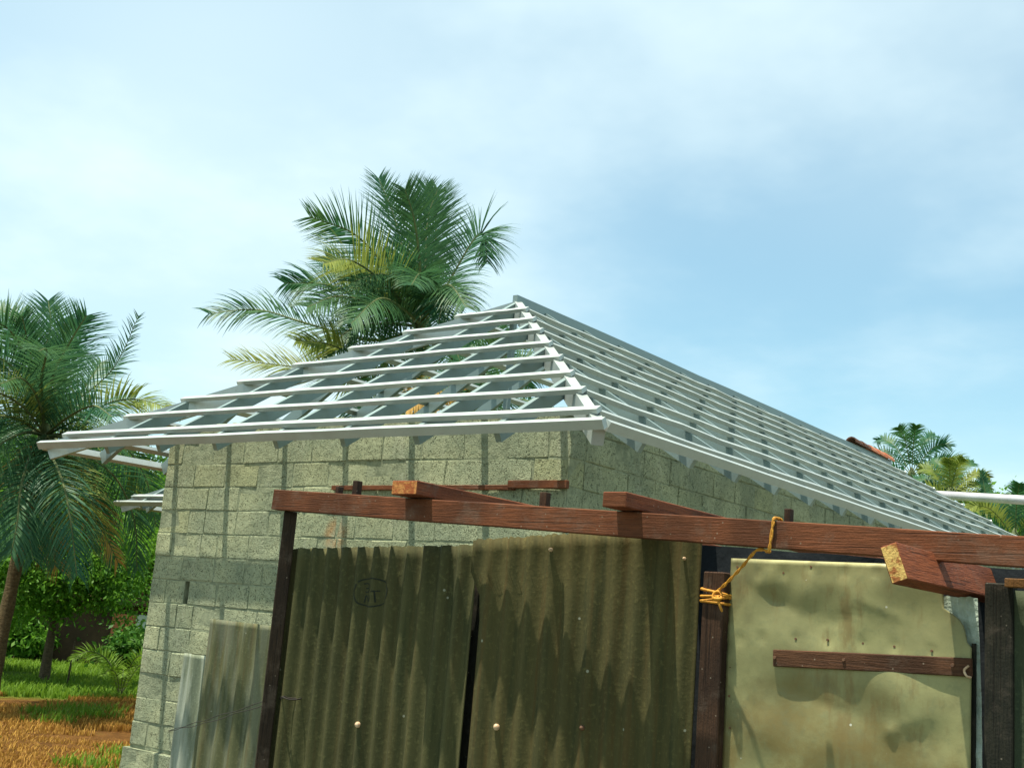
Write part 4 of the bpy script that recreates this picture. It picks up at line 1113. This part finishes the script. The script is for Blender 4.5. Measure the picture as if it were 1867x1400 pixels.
# thin stake in the grass
stk = ground_pt(147, 22.2)
tag(tube("garden_stake", [stk - UP * .05, stk + Vector((.01, 0, .35)), stk + Vector((.02, 0.01, .75))], [.018, .016, .012], BARK2, None, 6), "thin dark stake standing in the green grass", "stake")

# ------------------------------------------------------------------ grass
def blades(name, n, d0, d1, px0, px1, h0, h1, mat, seed, patch=None, width=.012, label=None):
    g = np.random.default_rng(seed)
    dist = np.sqrt(g.uniform(d0 ** 2, d1 ** 2, n)); px = g.uniform(px0, px1, n)
    a = [ground_pt(px0, 1.0) - CAM, ground_pt(px1, 1.0) - CAM]
    t = (px - px0) / (px1 - px0)
    hx = a[0].x * (1 - t) + a[1].x * t; hy = a[0].y * (1 - t) + a[1].y * t; hl = np.hypot(hx, hy)
    X = CAM.x + hx / hl * dist; Y = CAM.y + hy / hl * dist
    f = np.sin(X * .9 + 1.3) * np.sin(Y * 1.1 + .4) + .5 * np.sin(X * 2.3 + Y * 1.7) + .35 * np.sin(X * 5.1 - Y * 4.3)
    keep = (f > patch) if patch is not None else np.ones(n, bool)
    keep &= ~((X > XW0 - .15) & (Y > YW0 - .1))
    X, Y, f = X[keep], Y[keep], f[keep]; n = len(X)
    H = g.uniform(h0, h1, n) * (1 + .25 * np.clip(f, -1, 1)); az = g.uniform(0, 2 * np.pi, n); ln = g.uniform(.2, .9, n) * H
    wx_, wy_ = np.cos(az + np.pi / 2) * width, np.sin(az + np.pi / 2) * width
    Z = np.full(n, -.03)
    v0 = np.stack([X - wx_, Y - wy_, Z], 1); v1 = np.stack([X + wx_, Y + wy_, Z], 1)
    v2 = np.stack([X + np.cos(az) * ln * .4 + wx_ * .6, Y + np.sin(az) * ln * .4 + wy_ * .6, H * .65], 1)
    v3 = np.stack([X + np.cos(az) * ln * .4 - wx_ * .6, Y + np.sin(az) * ln * .4 - wy_ * .6, H * .65], 1)
    v4 = np.stack([X + np.cos(az) * ln + wx_ * .1, Y + np.sin(az) * ln + wy_ * .1, H], 1); v5 = np.stack([X + np.cos(az) * ln - wx_ * .1, Y + np.sin(az) * ln - wy_ * .1, H * .98], 1)
    V = np.stack([v0, v1, v2, v3, v4, v5], 1).reshape(-1, 3)
    b = np.arange(n)[:, None] * 6
    F = np.concatenate([b + np.array([0, 1, 2, 3]), b + np.array([3, 2, 4, 5])], 0)
    tag(mk_np(name, V, F, mat), label, "grass", kind='stuff')
blades("green_grass", 26000, 20.0, 33, -260, 380, .04, .13, GRASS, 1, -0.9, .014, "lush green grass strip below the trees")
blades("grass_tufts", 30000, 9.0, 20.5, -260, 420, .04, .12, GRASS, 2, 1.0, .010, "scattered green tufts in the dry field")
blades("dry_grass", 60000, 8.5, 20.6, -260, 420, .012, .06, STRAW, 3, -0.15, .008, "trampled orange-brown dry grass in front of the palm")
